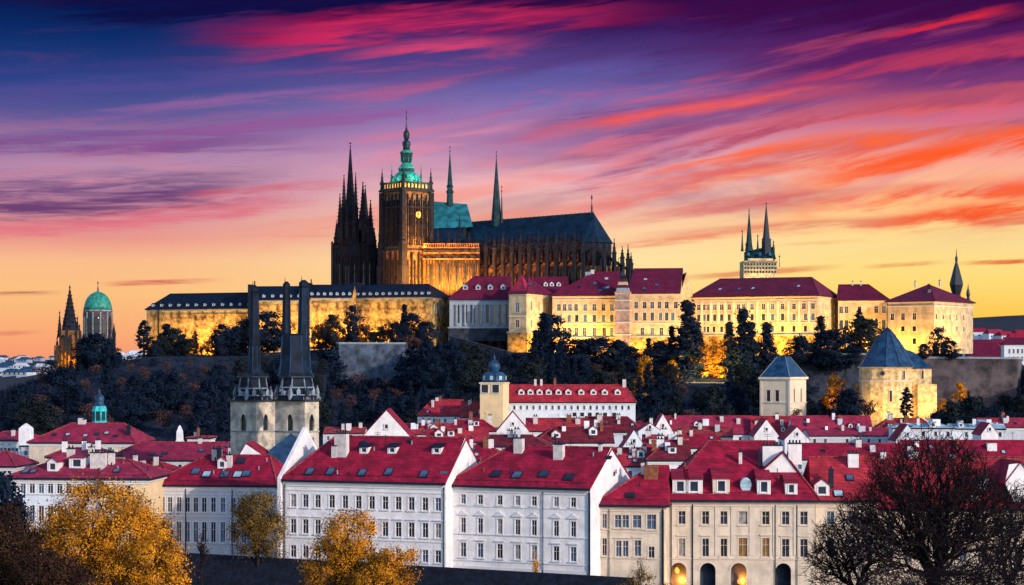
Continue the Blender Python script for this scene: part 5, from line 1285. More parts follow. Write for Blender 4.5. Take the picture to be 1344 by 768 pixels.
# ------------------------------------------------------------------ basilica, left church
def basilica():
    Y = 985; k = Y/F; O = (X_(998,Y), Y, 34)
    root = thing('white_basilica', 'pale basilica towers with two dark green spires above the long cream palace', 'church', O)
    bld = lambda b, n, m: b.build(n, m, root, off=O)
    b = MB(); b.box(X_(974.5,Y), X_(1018,Y), Y-5, Y+12, 34, Z_(343,Y)); b.box(X_(980,Y), X_(1013,Y), Y-5.6, Y-5.01, Z_(343,Y), Z_(340,Y)); bld(b, 'wall', 'tower_plaster')
    rg = random.Random(4)
    for i in range(11):
        for j in range(3):
            x = X_(977+i*3.9,Y); z = Z_(349+j*5,Y); q = MB(); q.box(x-.5, x+.5, Y-5.25, Y-5.001, z, z+1.2); bld(q, 'window', 'glass_dark')
    for p in (345, 351.5):
        q = MB(); q.box(X_(974,Y), X_(1018.5,Y), Y-5.6, Y-5.005, Z_(p,Y), Z_(p,Y)+.4); bld(q, 'string_course', 'stone_blue')
    def sp(px, hw, pb, pt, m, body=None):
        X = X_(px,Y); q = MB(); zb, zt = Z_(pb,Y), Z_(pt,Y)
        pr = ([(body[0]*k, Z_(345,Y)), (body[0]*k, Z_(body[1],Y))] if body else [])+[(hw*k, zb), (hw*.72*k, zb+(zt-zb)*.12), (hw*.42*k, zb+(zt-zb)*.5), (.15, zt-1.5), (.5, zt-1.1), (.1, zt-.7), (.08, zt)]
        q.lathe(X, Y, pr, 8, PI/8); bld(q, 'spire', m)
    sp(983.2, 6.0, 330, 274, 'copper_dark'); sp(1005.7, 6.4, 318, 264.5, 'dark_metal', (6.2, 318))
    sp(974.2, 2.2, 330, 301, 'dark_metal'); sp(994.5, 2.0, 328, 307, 'dark_metal'); sp(1015.2, 2.0, 326, 315, 'dark_metal', (1.8, 326)); sp(1023, .7, 350, 334, 'dark_metal'); sp(979, 1.2, 330, 318, 'dark_metal'); sp(1011.5, 1.2, 326, 312, 'dark_metal'); sp(1000.5, 1.2, 326, 312, 'dark_metal')
    q = MB(); q.add([(X_(975,Y),Y-5,Z_(343,Y)),(X_(1017,Y),Y-5,Z_(341,Y)),(X_(1015,Y),Y+1,Z_(324,Y)),(X_(996,Y),Y+1,Z_(326,Y)),(X_(977,Y),Y+1,Z_(331,Y))], [(0,1,2,3,4)]); bld(q, 'roof', 'copper_dark')
    for px in (996, 1009, 981): q = MB(); q.lathe(X_(px,Y), Y-3.4, [(1.0,Z_(336,Y)),(.8,Z_(333,Y)),(.1,Z_(331,Y))], 6); bld(q, 'dormer', 'copper')
    washpx(978, 980, 1015, 980, Z_(366,980), 7, 500, 6, (1,.8,.4))
basilica()
def left_church():
    Y = 860; k = Y/F; O = (X_(92,Y), Y, 20)
    root = thing('spired_church', 'dark gothic church with an orange lit front and spiky spire on the wooded slope', 'church', O)
    bld = lambda b, n, m, sm=False: b.build(n, m, root, off=O, smooth=sm)
    b = MB(); b.box(X_(81,Y), X_(104,Y), Y-4, Y+5, 20, Z_(434,Y)); bld(b, 'tower', 'gothic_lit_tint')
    b = MB(); b.box(X_(73,Y), X_(81.5,Y), Y-3, Y+4, 20, Z_(453,Y)); bld(b, 'buttress', 'gothic_lit_tint')
    b = MB(); b.box(X_(103.5,Y), X_(112,Y), Y-2, Y+6, 20, Z_(444,Y)); bld(b, 'side_wall', 'gothic')
    for i, px in enumerate((82,86.5,91,96,103)): b = MB(); x = X_(px,Y); b.box(x-.35, x+.35, Y-4.8, Y-4.01, 20, Z_(434+ (i%2)*6,Y)); bld(b, 'pilaster', 'gothic')
    for x0, x1, p0, p1 in ((87.5,90,440,462),(92,95,440,466),(75.5,79,458,482)):
        b = MB(); b.face((X_(x0,Y),Y-4.05,Z_(p1,Y)),(X_(x1,Y),Y-4.05,Z_(p1,Y)),(X_(x1,Y),Y-4.05,Z_(p0+3,Y)),(X_((x0+x1)/2,Y),Y-4.05,Z_(p0,Y)),(X_(x0,Y),Y-4.05,Z_(p0+3,Y))); bld(b, 'lancet_window', 'glass_dark')
    def spire(px, r, pb, pt, yy=Y):
        q = MB(); zb, zt = Z_(pb,yy), Z_(pt,yy); X = X_(px,yy)
        q.lathe(X, yy, [(r*k, zb-1), (r*k, zb)]+[(r*k*(1-t)+.12*t, zb+(zt-1.6-zb)*t) for t in (.25,.5,.75,1)]+[(.45,zt-1.2),(.1,zt-.8),(.06,zt)], 8, PI/8)
        n = int((zt-zb)/1.6)
        for i in range(1, n):
            t = i/n; rr = r*k*(1-t); q.sqf(X, yy, [(rr*.7, zb+(zt-zb)*t-.2), (rr*.92+.1, zb+(zt-zb)*t), (rr*.7, zb+(zt-zb)*t+.25)], PI/4*(i%2))
        bld(q, 'spire' if r > 5 else 'pinnacle', 'gothic')
    spire(91.6, 10.5, 433, 373); spire(78.2, 3.0, 440, 407); spire(83.5, 2.2, 436, 418); spire(101.5, 2.5, 434, 414); spire(104.5, 2.0, 440, 424); spire(75, 2.0, 455, 440); spire(88, 1.6, 434, 420); spire(96, 1.6, 434, 418)
    washpx(81, Y-4, 103, Y-4, Z_(478,Y), 9, 2100, 4.5, (1,.40,.02), .8); washpx(73, Y-3, 81, Y-3, Z_(494,Y), 7, 700, 4, (1,.40,.02), .6)
    Y = 880; k = Y/F; O2 = (X_(128.5,Y), Y, 22)
    root = thing('domed_church', 'round church tower with a turquoise dome beside the spiky gothic church', 'church', O2)
    bl2 = lambda b, n, m, sm=False: b.build(n, m, root, off=O2, smooth=sm)
    cx = X_(128.5,Y); cz = lambda p: Z_(p,Y)
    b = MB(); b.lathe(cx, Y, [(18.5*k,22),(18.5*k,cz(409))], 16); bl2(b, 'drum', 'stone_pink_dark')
    b = MB(); b.lathe(cx, Y, [(19.4*k,cz(409)),(19.4*k,cz(407))], 16); b.lathe(cx, Y, [(19.2*k,cz(449)),(19.2*k,cz(447))], 16); bl2(b, 'cornice', 'stone_blue')
    b = MB(); b.lathe(cx, Y, [(18.6*k,cz(407)),(18*k,cz(402)),(16.4*k,cz(396)),(13.4*k,cz(390.5)),(9*k,cz(386)),(4*k,cz(383.4)),(1.2*k,cz(382.6))], 20); bl2(b, 'dome', 'copper_bright', True)
    b = MB(); b.lathe(cx, Y, [(1.2*k,cz(382.8)),(.9*k,cz(378)),(.4*k,cz(376)),(.3*k,cz(373)),(1.1*k,cz(371.5)),(.2*k,cz(369.5))], 8); bl2(b, 'finial', 'dark_metal')
    for i in range(12):
        a = i*PI/6+.13
        b = MB(); b.box(-1.0,1.0,-.25,.1,0,7.2); b.lathe(0, -.08, [(1.0,7.2),(.7,7.9),(.1,8.3)], 8, 0, .17); o = b.build('window', 'glass_dark', root); o.location = (18.4*k*math.cos(a), 18.4*k*math.sin(a), cz(439)-22); o.rotation_euler = (0,0,a+PI/2)
        b = MB(); b.box(-.4,.4,-.25,.2,0,cz(410)-cz(447)); o = b.build('pilaster', 'stone_blue', root); o.location = (18.6*k*math.cos(a+.26), 18.6*k*math.sin(a+.26), cz(447)-22); o.rotation_euler = (0,0,a+.26+PI/2)
    for px, pt, pb in ((149.5,424,470),(108.5,438,470),(146,440,470)):
        b = MB(); X = X_(px,Y-6); b.lathe(X, Y-6, [(2.4*k,cz(pb)),(2.4*k,cz(pt+16)),(2.8*k,cz(pt+15)),(1*k,cz(pt+6)),(.2*k,cz(pt))], 6); bl2(b, 'pinnacle', 'gothic')
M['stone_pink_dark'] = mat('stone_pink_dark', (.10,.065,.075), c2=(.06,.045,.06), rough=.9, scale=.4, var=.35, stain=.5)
left_church()

# ------------------------------------------------------------------ lower slope: pavilion, round tower, retaining walls
def slope_buildings():
    H = house('small pale pavilion with a steep blue slate roof at the town edge', 998.5, 1036, 745, -30, 552, 498, 469, px2=1058, hl=.01, hr=.01, wall='wall_cream', trim='trim_beige', roof='slate_blue', name='pavilion', cat='pavilion', gutter=False,
        front=[dict(px=[1008.5,1020], w=1.6, py=(512,527), st='bare')], right=[row(2, 1038, 1056, 1.2, (510,528), st='bare')], panes=('glass_dark',))
    # replace the shed shape by a truncated pyramid roof
    for c_ in list(H.roof.children): bpy.data.objects.remove(c_)
    bpy.data.objects.remove(H.roof)
    w, d, z, zt = H.w, H.d, H.he+.9, H.z(468)
    b = MB(); o = .3; i0 = .36
    lo = [(-o,-o,z),(w+o,-o,z),(w+o,d+o,z),(-o,d+o,z)]; hi = [(w*i0,d*i0,zt),(w*(1-i0),d*i0,zt),(w*(1-i0),d*(1-i0),zt),(w*i0,d*(1-i0),zt)]
    for i in range(4): b.face(lo[i],lo[(i+1)%4],hi[(i+1)%4],hi[i])
    b.face(*hi); b.build('roof', 'slate_blue', H.root)
    c = MB(); c.box(-.7,w+.7,-.7,d+.7,H.he+.003,H.he+.9); c.build('cornice', 'wall_cream', H.root)
    s = MB(); s.box(-.25,w+.25,-.25,d+.25,H.z(529.5),H.z(528.3)); s.build('string_course', 'trim_beige', H.root)
    for xa_, xb_ in ((-.3,.5),(w-.5,w+.3)): s = MB(); s.box(xa_,xb_,-.3,.5,0,H.he); s.build('corner_pilaster', 'trim_beige', H.root)
    for a, b_ in ((0,0),(1,1),(2,2),(3,3)):
        q = MB(); q.tube(lo[a], hi[a], .16, .12); q.build('roof_rib', 'coping', H.root)
    dormer(H, 1013, .35, 1.0, .8, wall='slate_blue', roof='slate_blue', pm='glass_dark')
    # round bastion tower
    Y = 772; k = Y/F; zb = Z_(556,Y); mz = lambda p: Z_(p,Y)-zb
    root = thing('round_tower', 'round golden lit bastion tower with a tall blue slate cone roof', 'tower', (X_(1162,Y), Y, zb))
    n = 12; r0 = 34*k
    b = MB(); b.lathe(0, 0, [(r0,-6),(r0,mz(481))], n, PI/n); b.build('wall', 'tower_plaster', root)
    b = MB(); b.lathe(0, 0, [(r0*1.03,mz(500.5)),(r0*1.03,mz(499))], n, PI/n); b.lathe(0, 0, [(r0*1.05,mz(483)),(r0*1.05,mz(481)+.02)], n, PI/n); b.build('string_course', 'trim_beige', root)
    ap = (X_(1166,Y)-X_(1162,Y), 0)
    b = MB(); vs = []
    prof = [(r0*1.13, mz(481.5)), (r0*1.0, mz(476)), (r0*.52, mz(450)), (r0*.16, mz(434)), (.1, mz(430))]
    b.lathe(ap[0]*.6, 0, prof, n, PI/n); b.build('cone_roof', 'slate_blue', root)
    for i in range(n):
        a = PI/n+2*PI*i/n; q = MB()
        for (ra, za), (rb, zb_) in zip(prof, prof[1:]): q.tube((ap[0]*.6+ra*math.cos(a), ra*math.sin(a), za), (ap[0]*.6+rb*math.cos(a), rb*math.sin(a), zb_), .17, .14)
        q.build('roof_rib', 'gutter', root)
    fa, pa = window_meshes(1.0, 4.4, 'bare', 'trim_beige', 'glass_dark')
    fb, pb_ = window_meshes(1.0, 3.4, 'bare', 'trim_beige', 'glass_dark')
    for px, ms, pz in ((1162.5,(fa,pa),526.5),(1184.5,(fa,pa),526.5),(1138,(fb,pb_),497.5),(1181,(fb,pb_),497.5)):
        xx = X_(px,Y)-X_(1162,Y); a = math.asin(max(-.98,min(.98,xx/r0))); rr = r0*.99
        o = link('window', ms[0], root, (rr*math.sin(a)-.5*math.cos(a), -rr*math.cos(a)-.5*math.sin(a), mz(pz)), a); link('pane', ms[1], o, (0,-.2,0))
    q = MB(); q.lathe(0, 0, [(.9,0),(.9,.2)], 12); o = q.build('round_window', 'glass_dark', root); a = math.asin(-10*k/r0); o.location = (r0*math.sin(a)*1.0, -r0*math.cos(a)*1.005, mz(490)); o.rotation_euler = (PI/2,0,a)
    # rear wing
    Yr = 782; kr = Yr/F; b = MB(); x0, x1 = X_(1190,Yr)-root.location.x, X_(1217,Yr)-root.location.x; y0 = Yr-Y-8
    b.box(x0, x1, y0, y0+14, -4, Z_(484,Yr)-zb); b.build('rear_wing', 'tower_plaster', root)
    b = MB(); b.box(x1-6, X_(1222.5,Yr)-root.location.x, y0-2, y0+9, -4, Z_(504,Yr)-zb); b.build('buttress', 'tower_plaster', root)
    b = MB(); zt = Z_(484,Yr)-zb; zr = Z_(463,Yr)-zb; b.add([(x0-3,y0-.6,zt),(x1+.6,y0-.6,zt),(x1+.6,y0+14.6,zt),(x0-3,y0+14.6,zt),(x0-2,y0+7,zr+2),(x1-5.5,y0+7,zr)], [(0,1,5,4),(1,2,5),(2,3,4,5),(3,0,4)]); b.build('rear_roof', 'slate_blue', root)
    o = link('window', fb, root, (x1-4.2, y0-.14, Z_(497,Yr)-zb)); link('pane', pb_, o, (0,-.05,0))
    washpx(1130, Y-10, 1192, Y-12, Z_(552,Y), 12, 3000, 9, (1,.60,.16)); washpx(1197, Y-2, 1222, Y-2, Z_(552,Y), 10, 2200, 8, (1,.52,.08))
    # retaining walls
    def ret(label, pts, m, thick=2.0, cop=True, ribs=0):
        O = (X_(pts[0][0],pts[0][2]), pts[0][2], 0); root = thing('retaining_wall', label, 'wall', O)
        b = MB(); c = MB()
        for (p0, t0, Y0), (p1, t1, Y1) in zip(pts, pts[1:]):
            a = Vector((X_(p0,Y0), Y0, 0)); e = Vector((X_(p1,Y1), Y1, 0)); z0, z1 = Z_(t0,Y0), Z_(t1,Y1); d = (e-a).normalized(); nn = Vector((-d.y, d.x, 0))*thick
            zz = -2; q = [a, e, e+nn, a+nn]; bt = nn.normalized()*-1.2
            b.add([(a.x+bt.x,a.y+bt.y,zz),(e.x+bt.x,e.y+bt.y,zz),(e.x+nn.x,e.y+nn.y,zz),(a.x+nn.x,a.y+nn.y,zz),(a.x,a.y,z0),(e.x,e.y,z1),(e.x+nn.x,e.y+nn.y,z1),(a.x+nn.x,a.y+nn.y,z0)], [(0,1,5,4),(1,2,6,5),(2,3,7,6),(3,0,4,7),(4,5,6,7)])
            if cop:
                u = nn.normalized()*-.4; v = nn*1.1
                c.add([(a.x+u.x,a.y+u.y,z0+.003),(e.x+u.x,e.y+u.y,z1+.003),(e.x+v.x,e.y+v.y,z1+.003),(a.x+v.x,a.y+v.y,z0+.003),(a.x+u.x,a.y+u.y,z0+.9),(e.x+u.x,e.y+u.y,z1+.9),(e.x+v.x,e.y+v.y,z1+.9),(a.x+v.x,a.y+v.y,z0+.9)], [(0,1,5,4),(1,2,6,5),(2,3,7,6),(3,0,4,7),(4,5,6,7)])
            for i in range(ribs):
                t = (i+.5)/ribs; p = a.lerp(e, t); zt = z0+(z1-z0)*t; f = -nn.normalized()
                b.add([(p.x-1+f.x*2.2,p.y+f.y*2.2,zz),(p.x+1+f.x*2.2,p.y+f.y*2.2,zz),(p.x+1,p.y+.2,zt-1),(p.x-1,p.y+.2,zt-1),(p.x-1,p.y+.3,zz),(p.x+1,p.y+.3,zz)], [(0,1,2,3),(0,3,4),(1,5,2)])
        b.build('masonry', m, root, off=O)
        if cop: c.build('coping', 'coping', root, off=O)
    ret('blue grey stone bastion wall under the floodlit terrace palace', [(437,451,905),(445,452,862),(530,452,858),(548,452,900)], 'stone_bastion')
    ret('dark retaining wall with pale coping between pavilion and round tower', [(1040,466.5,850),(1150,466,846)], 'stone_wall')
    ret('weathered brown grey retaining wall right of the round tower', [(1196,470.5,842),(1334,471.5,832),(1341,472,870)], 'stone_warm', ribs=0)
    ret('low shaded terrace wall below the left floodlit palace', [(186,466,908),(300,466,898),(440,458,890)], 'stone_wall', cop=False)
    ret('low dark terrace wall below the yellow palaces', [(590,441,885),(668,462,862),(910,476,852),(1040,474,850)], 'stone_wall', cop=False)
M['stone_bastion'] = mat('stone_bastion', (.085,.115,.175), c2=(.055,.075,.115), rough=.92, scale=.22, var=.5, stain=.5, bump=.6)
slope_buildings()
# ------------------------------------------------------------------ far town
def far_town():
    rg = random.Random(9)
    def far_house(label, px, py, Y, w, h, rf, wl, grp, rot):
        x = X_(px,Y); zb = terr(x,Y); root = thing('far_house', label, 'house', (x, Y, zb), rot, grp)
        b = MB(); b.box(-w/2,w/2,-5,5,-6,h); b.build('wall', wl, root)
        r = MB(); hr = h+w*.22
        r.add([(-w/2-.4,-5.4,h-.1),(w/2+.4,-5.4,h-.1),(w/2+.4,5.4,h-.1),(-w/2-.4,5.4,h-.1),(-w/2+2,0,hr),(w/2-2,0,hr)], [(0,1,5,4),(1,2,5),(2,3,4,5),(3,0,4)]); r.build('roof', rf, root)
        for i in range(max(2,int(w/4))):
            q = MB(); X = -w/2+w*(i+.5)/max(2,int(w/4)); q.box(X-.6,X+.6,-5.1,-5.003,h*.45,h*.45+1.6); q.build('window', 'glass_dark', root)
    H = house('large dark red hipped roof beyond the retaining wall', 1272, 1322, 1010, -6, 492, 470, 451, d=16, hl=2, hr=5, wall='wall_cool', roof='roof_castle', name='far_house', group=None, front=[row(5,1276,1318,1.2,(474,480),st='bare')])
    H = house('pale blue apartment block at the edge beyond the castle', 1318, 1400, 960, -8, 520, 452, 444, d=14, hl=3, hr=3, wall='wall_cool', roof='roof_castle', name='apartment_block', cat='apartment block',
        front=[row(5,1322,1350,1.0,(458,464),st='bare'),row(5,1322,1350,1.0,(468,474),st='bare'),row(5,1322,1350,1.0,(478,484),st='bare'),row(5,1322,1350,1.0,(488,494),st='bare')])
    for i in range(34):
        t = rg.random(); px = rg.uniform(1278,1352); py = 434+22*t**.8; Y = 1750-620*t
        x = X_(px,Y)
        far_house('red roofed house far off below the wooded skyline', px, py, Y, rg.uniform(10,22), rg.uniform(4,7), rg.choice(['roof_castle','roof','roof_pink']), rg.choice(['wall_cool','wall_cool','wall_grey']), 'far red roofed houses beyond the castle', rg.uniform(-.5,.5))
    for i in range(26):
        px = rg.uniform(-10,72); t = rg.random(); py = 0; Y = 2700-1500*t
        far_house('pale house far off in the blue valley beyond the wooded slope', px, py, Y, rg.uniform(8,16), rg.uniform(3,5), rg.choice(['wall_grey','slate_blue','slate_blue']), rg.choice(['palace_pale','wall_grey']), 'far pale houses in the valley', rg.uniform(-.5,.5))
    for i in range(8):
        far_house('pale house seen between domed church and terrace palace', rg.uniform(152,184), rg.uniform(455,462), rg.uniform(1300,1700), rg.uniform(7,12), rg.uniform(3,5), 'wall_cool', 'wall_cool', 'far pale houses between church and palace', 0)
far_town()
# ------------------------------------------------------------------ trees
def leaf_quad(b, p, s, rg, out=None, nrm=None):
    u = Vector((rg.gauss(0,1), rg.gauss(0,1), rg.gauss(0,1)))
    if u.length < .01: u = Vector((1,0,0))
    u.normalize(); v = u.cross(Vector((rg.gauss(0,1), rg.gauss(0,1), rg.gauss(0,1))))
    if v.length < .01: v = u.orthogonal()
    v.normalize(); a = s*rg.uniform(.6,1.25); c = a*rg.uniform(.5,.9)
    u *= a; v *= c
    if out is not None:
        g = u.cross(v)
        if g.dot(out) < 0: v = -v
        m = (out+g.normalized()*(.45 if g.dot(out) >= 0 else -.45)).normalized(); nrm += [tuple(m)]*4
    b.face(p-u*.5-v*.2, p+u*.5-v*.25, p+v*.55+u*.1, p+v*.5-u*.3)
def crown_blob(seed, H, Rr, n_cl, n_lf, ls, kind='round', base=.18):
    """leaves gathered in clumps; local origin at the foot, height H, radius Rr"""
    rg = random.Random(seed); b = MB(); nrm = []; ctr = Vector((0,0,H*(.5 if kind == 'round' else .35)))
    for i in range(n_cl):
        t = rg.random()
        if kind == 'cone': t = t**1.35; rad = Rr*(1-t)**.85*rg.uniform(.45,1.08); z = H*(base*.4+(1-base*.4)*t)
        elif kind == 'column': rad = Rr*min(1,(1-t)*3)**.6*rg.uniform(.4,1.1); z = H*(.06+.92*t)
        else:
            prof = math.sin(PI*min(1,(t*.86+.12)))**.6; rad = Rr*prof*rg.uniform(.25,1.08); z = H*(base+(1-base)*t)
        a = rg.uniform(0, 2*PI); c = Vector((rad*math.cos(a), rad*math.sin(a), z))
        cr = Rr*(.30 if kind == 'round' else .24)*rg.uniform(.6,1.2)
        for j in range(n_lf):
            d = Vector((rg.gauss(0,1), rg.gauss(0,1), rg.gauss(0,.75)))*cr*.55
            ax = Vector((0,0,z-.5)) if kind != 'round' else ctr
            out = (d/cr*1.2+(c-ax)/Rr*.9+Vector((0,0,.25)))
            out = out.normalized() if out.length > .01 else Vector((0,0,1))
            leaf_quad(b, c+d, ls, rg, out, nrm)
    b.nrm = nrm
    return b
def trunk_mb(seed, H, r, limbs=6, spread=.35):
    rg = random.Random(seed); b = MB(); p = Vector((0,0,-1)); n = 6
    pts = [p]
    for i in range(1, n+1): pts.append(Vector((rg.uniform(-.3,.3)*i*.3, rg.uniform(-.3,.3)*i*.3, H*.85*i/n)))
    for i in range(n): b.tube(pts[i], pts[i+1], r*(1-i/n*.85), r*(1-(i+1)/n*.85), 5)
    for i in range(limbs):
        t = rg.uniform(.25,.8); q = pts[0].lerp(pts[-1], t); a = rg.uniform(0,2*PI); L = H*spread*(1.1-t)
        e = q+Vector((math.cos(a)*L, math.sin(a)*L, L*.8)); b.tube(q, e, r*.35*(1-t*.5), r*.08, 4)
    return b
def proto(name, seed, H, Rr, n_cl, n_lf, ls, kind, leafm, base=.18):
    return ((lambda q: q.leafmesh('crown', leafm, q.nrm))(crown_blob(seed, H, Rr, n_cl, n_lf, ls, kind, base)), trunk_mb(seed+50, H, H*.022+.08).mesh('trunk', 'bark_dark'))
def twigs(seed, H, spread=.55, depth=5, r0=.3, nb=(3,4), up=.35, fork=.25, lenf=.72):
    """branching skeleton: list of (p, q, r0, r1) and twig ends"""
    rg = random.Random(seed); segs = []; ends = []
    def go(p, d, L, r, dep):
        n = 3 if dep > 1 else 2; q = p
        for i in range(n):
            d = (d+Vector((rg.gauss(0,.13), rg.gauss(0,.13), rg.gauss(.03,.09)))).normalized()
            e = q+d*L/n; ra = r*(1-.35*i/n); rb = r*(1-.35*(i+1)/n); segs.append((q, e, ra, rb)); q = e
            if dep > 0 and i > 0 or (dep > 2 and i == 0 and dep < depth):
                for _ in range(1 if dep > 1 else 2):
                    s_ = Vector((rg.gauss(0,1), rg.gauss(0,1), rg.gauss(.1,.6))).normalized()
                    go(q, (d*(1-spread)+s_*spread+Vector((0,0,up*.4))).normalized(), L*lenf*rg.uniform(.6,1.0), r*.52, dep-1)
        if dep > 0:
            for _ in range(rg.randint(*nb)-1):
                s_ = Vector((rg.gauss(0,1), rg.gauss(0,1), rg.gauss(.1,.6))).normalized()
                go(q, (d*(1-spread*.8)+s_*spread*.8+Vector((0,0,up*.3))).normalized(), L*lenf*rg.uniform(.75,1.1), r*.62, dep-1)
        else: ends.append((q, d))
    go(Vector((0,0,-.5)), Vector((0,0,1)), H*fork, r0, depth)
    return segs, ends
def place_tree(P, name, label, px, py_foot, Y, h, group=None, hb=None, sx=1.0, rg=None, zfoot=None, cat='tree'):
    """P: prototype meshes for height hb; foot on the terrain unless zfoot given"""
    x = X_(px, Y); z = zfoot if zfoot is not None else (terr(x, Y) if py_foot is None else Z_(py_foot, Y))
    s = h/hb; rot = (rg or random).uniform(0, 6.28)
    root = thing(name, label, cat, (x, Y, z-.2), rot, group); root.scale = (s*sx, s*sx, s)
    link('crown', P[0], root); link('trunk', P[1], root)
    return root
def hillside():
    rg = random.Random(21)
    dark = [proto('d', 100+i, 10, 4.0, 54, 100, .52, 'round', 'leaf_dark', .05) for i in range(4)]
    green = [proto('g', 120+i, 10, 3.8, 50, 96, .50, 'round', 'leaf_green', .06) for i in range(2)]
    con = [proto('c', 140+i, 16, 3.0, 110, 84, .52, 'cone', 'leaf_dark', .1) for i in range(3)]
    colm = [proto('p', 160+i, 16, 2.2, 90, 84, .5, 'column', 'leaf_dark', .1) for i in range(2)]
    gold = [proto('gd', 170+i, 10, 3.2, 44, 90, .42, 'round', 'leaf_gold', .06) for i in range(2)]
    bare = []
    for i in range(3):
        segs, ends = twigs(180+i, 10, .5, 4, .22, (2,3), .5, .26); b = MB()
        for p, q, a, c in segs: b.tube(p, q, max(a,.05), max(c,.045), 3)
        cr = MB(); r2 = random.Random(i)
        for e, d in ends:
            for _ in range(2):
                g = e+Vector((r2.gauss(0,.5), r2.gauss(0,.5), r2.gauss(0,.4))); leaf_quad(cr, g, .42, r2)
        bare.append((cr.mesh('crown', 'leaf_brown'), b.mesh('trunk', 'bark')))
    def ceil_py(px):   # the wood's top outline
        return interp(px, [(-40,522),(0,512),(40,500),(66,486),(74,484),(100,470),(118,452),(150,462),(186,466),(300,468),(420,462),(440,466),(530,466),(548,444),(590,440),(668,464),(720,462),(896,476),(906,506),(944,506),(956,478),(1050,474),(1130,500),(1200,520),(1240,505),(1290,520),(1345,505)])
    # the mass, from the wall foot down to the roofs
    for i in range(262):
        px = -40+1400*(i*.6180339 % 1.0); v = (i+.5)/262
        Y = 700+ (868-700)*(1-v)**.8
        if px > 1110 and Y > 758 : 
            if not (px > 1222 and Y > 800): Y = rg.uniform(698, 735)
        if 985 < px < 1066 and Y < 760: continue
        if 1120 < px < 1226 and Y < 790: continue
        x = X_(px,Y); h = rg.uniform(9,14.5); zt = Z_(ceil_py(px)+rg.uniform(0,9), Y); z0 = terr(x, Y)
        if px > 1060 and px < 1110: h = rg.uniform(5,8)
        if 430 < px < 545 and Y > 775: h = min(h, max(4, Z_(496+rg.uniform(0,14),Y)-z0))
        if 1222 < px < 1345: h = min(h, max(4, Z_(512+rg.uniform(-22,18),Y)-z0))
        h = min(h, zt-z0)
        if h < 3.0: continue
        u = rg.random()
        lefty = 90 < px < 300 or 430 < px < 540
        if u < (.34 if lefty else .13): P, nm, lb, g = rg.choice(bare), 'bare_tree', 'brownish bare tree among the dark woods of the castle slope', 'bare brown trees on the castle slope'; hb = 9.2
        elif u < .2+.2: P, nm, lb, g = rg.choice(green), 'green_tree', 'dull green bushy tree on the castle slope', 'dull green trees on the castle slope'; hb = 10
        elif u < .62: P, nm, lb, g = rg.choice(con), 'conifer', 'small dark conifer among the woods of the castle slope', 'small conifers on the castle slope'; hb = 16; h *= 1.05
        else: P, nm, lb, g = rg.choice(dark), 'dark_tree', 'near black bushy tree in the woods of the castle slope', 'dark trees on the castle slope'; hb = 10
        place_tree(P, nm, lb, px, None, Y, h, g, hb, rg.uniform(.95,1.35) if hb != 16 else 1.1, rg)
    # slope behind the left ridge end
    for i in range(34):
        px = -30+225*rg.random(); Y = rg.uniform(872, 990); x = X_(px,Y); h = min(rg.uniform(8,13), Z_(ceil_py(px)+rg.uniform(-2,8), Y)-terr(x,Y))
        if h < 3: continue
        place_tree(rg.choice(dark+green), 'dark_tree', 'near black bushy tree in the woods of the castle slope', px, None, Y, h, 'dark trees on the castle slope', 10, 1.2, rg)
    # ragged trees in front of the floodlit wall
    for px, top, wd in ((203,448,1.3),(212,440,1.2),(228,432,1.0),(236,450,1.4),(248,445,1.3),(264,440,1.0),(272,436,1.1),(292,428,1.1),(300,436,1.2),(312,430,1.2),(322,420,.9),(346,428,1.3),(360,432,1.4),(412,424,.9),(428,430,1.3),(446,430,1.4),(456,436,1.2),(474,428,1.0),(490,436,1.2),(500,430,.9),(515,438,1.3),(525,430,1.1),(537,428,1.3),(550,432,1.2)):
        Y = 884+rg.uniform(-3,5)-(20 if px > 520 else 0); foot = 470 if px < 330 else 460
        P, hb, nm = rg.choice([(bare,9.2,'bare_tree'),(dark,10,'dark_tree'),(green,10,'dark_tree'),(bare,9.2,'bare_tree')])
        place_tree(rg.choice(P), nm, 'ragged %s tree silhouetted against the floodlit terrace palace' % ('bare' if nm == 'bare_tree' else 'leafy'), px, foot, Y, Z_(top,Y)-Z_(foot,Y), 'ragged %s trees before the floodlit wall' % ('bare' if nm == 'bare_tree' else 'leafy'), hb, wd, rg)
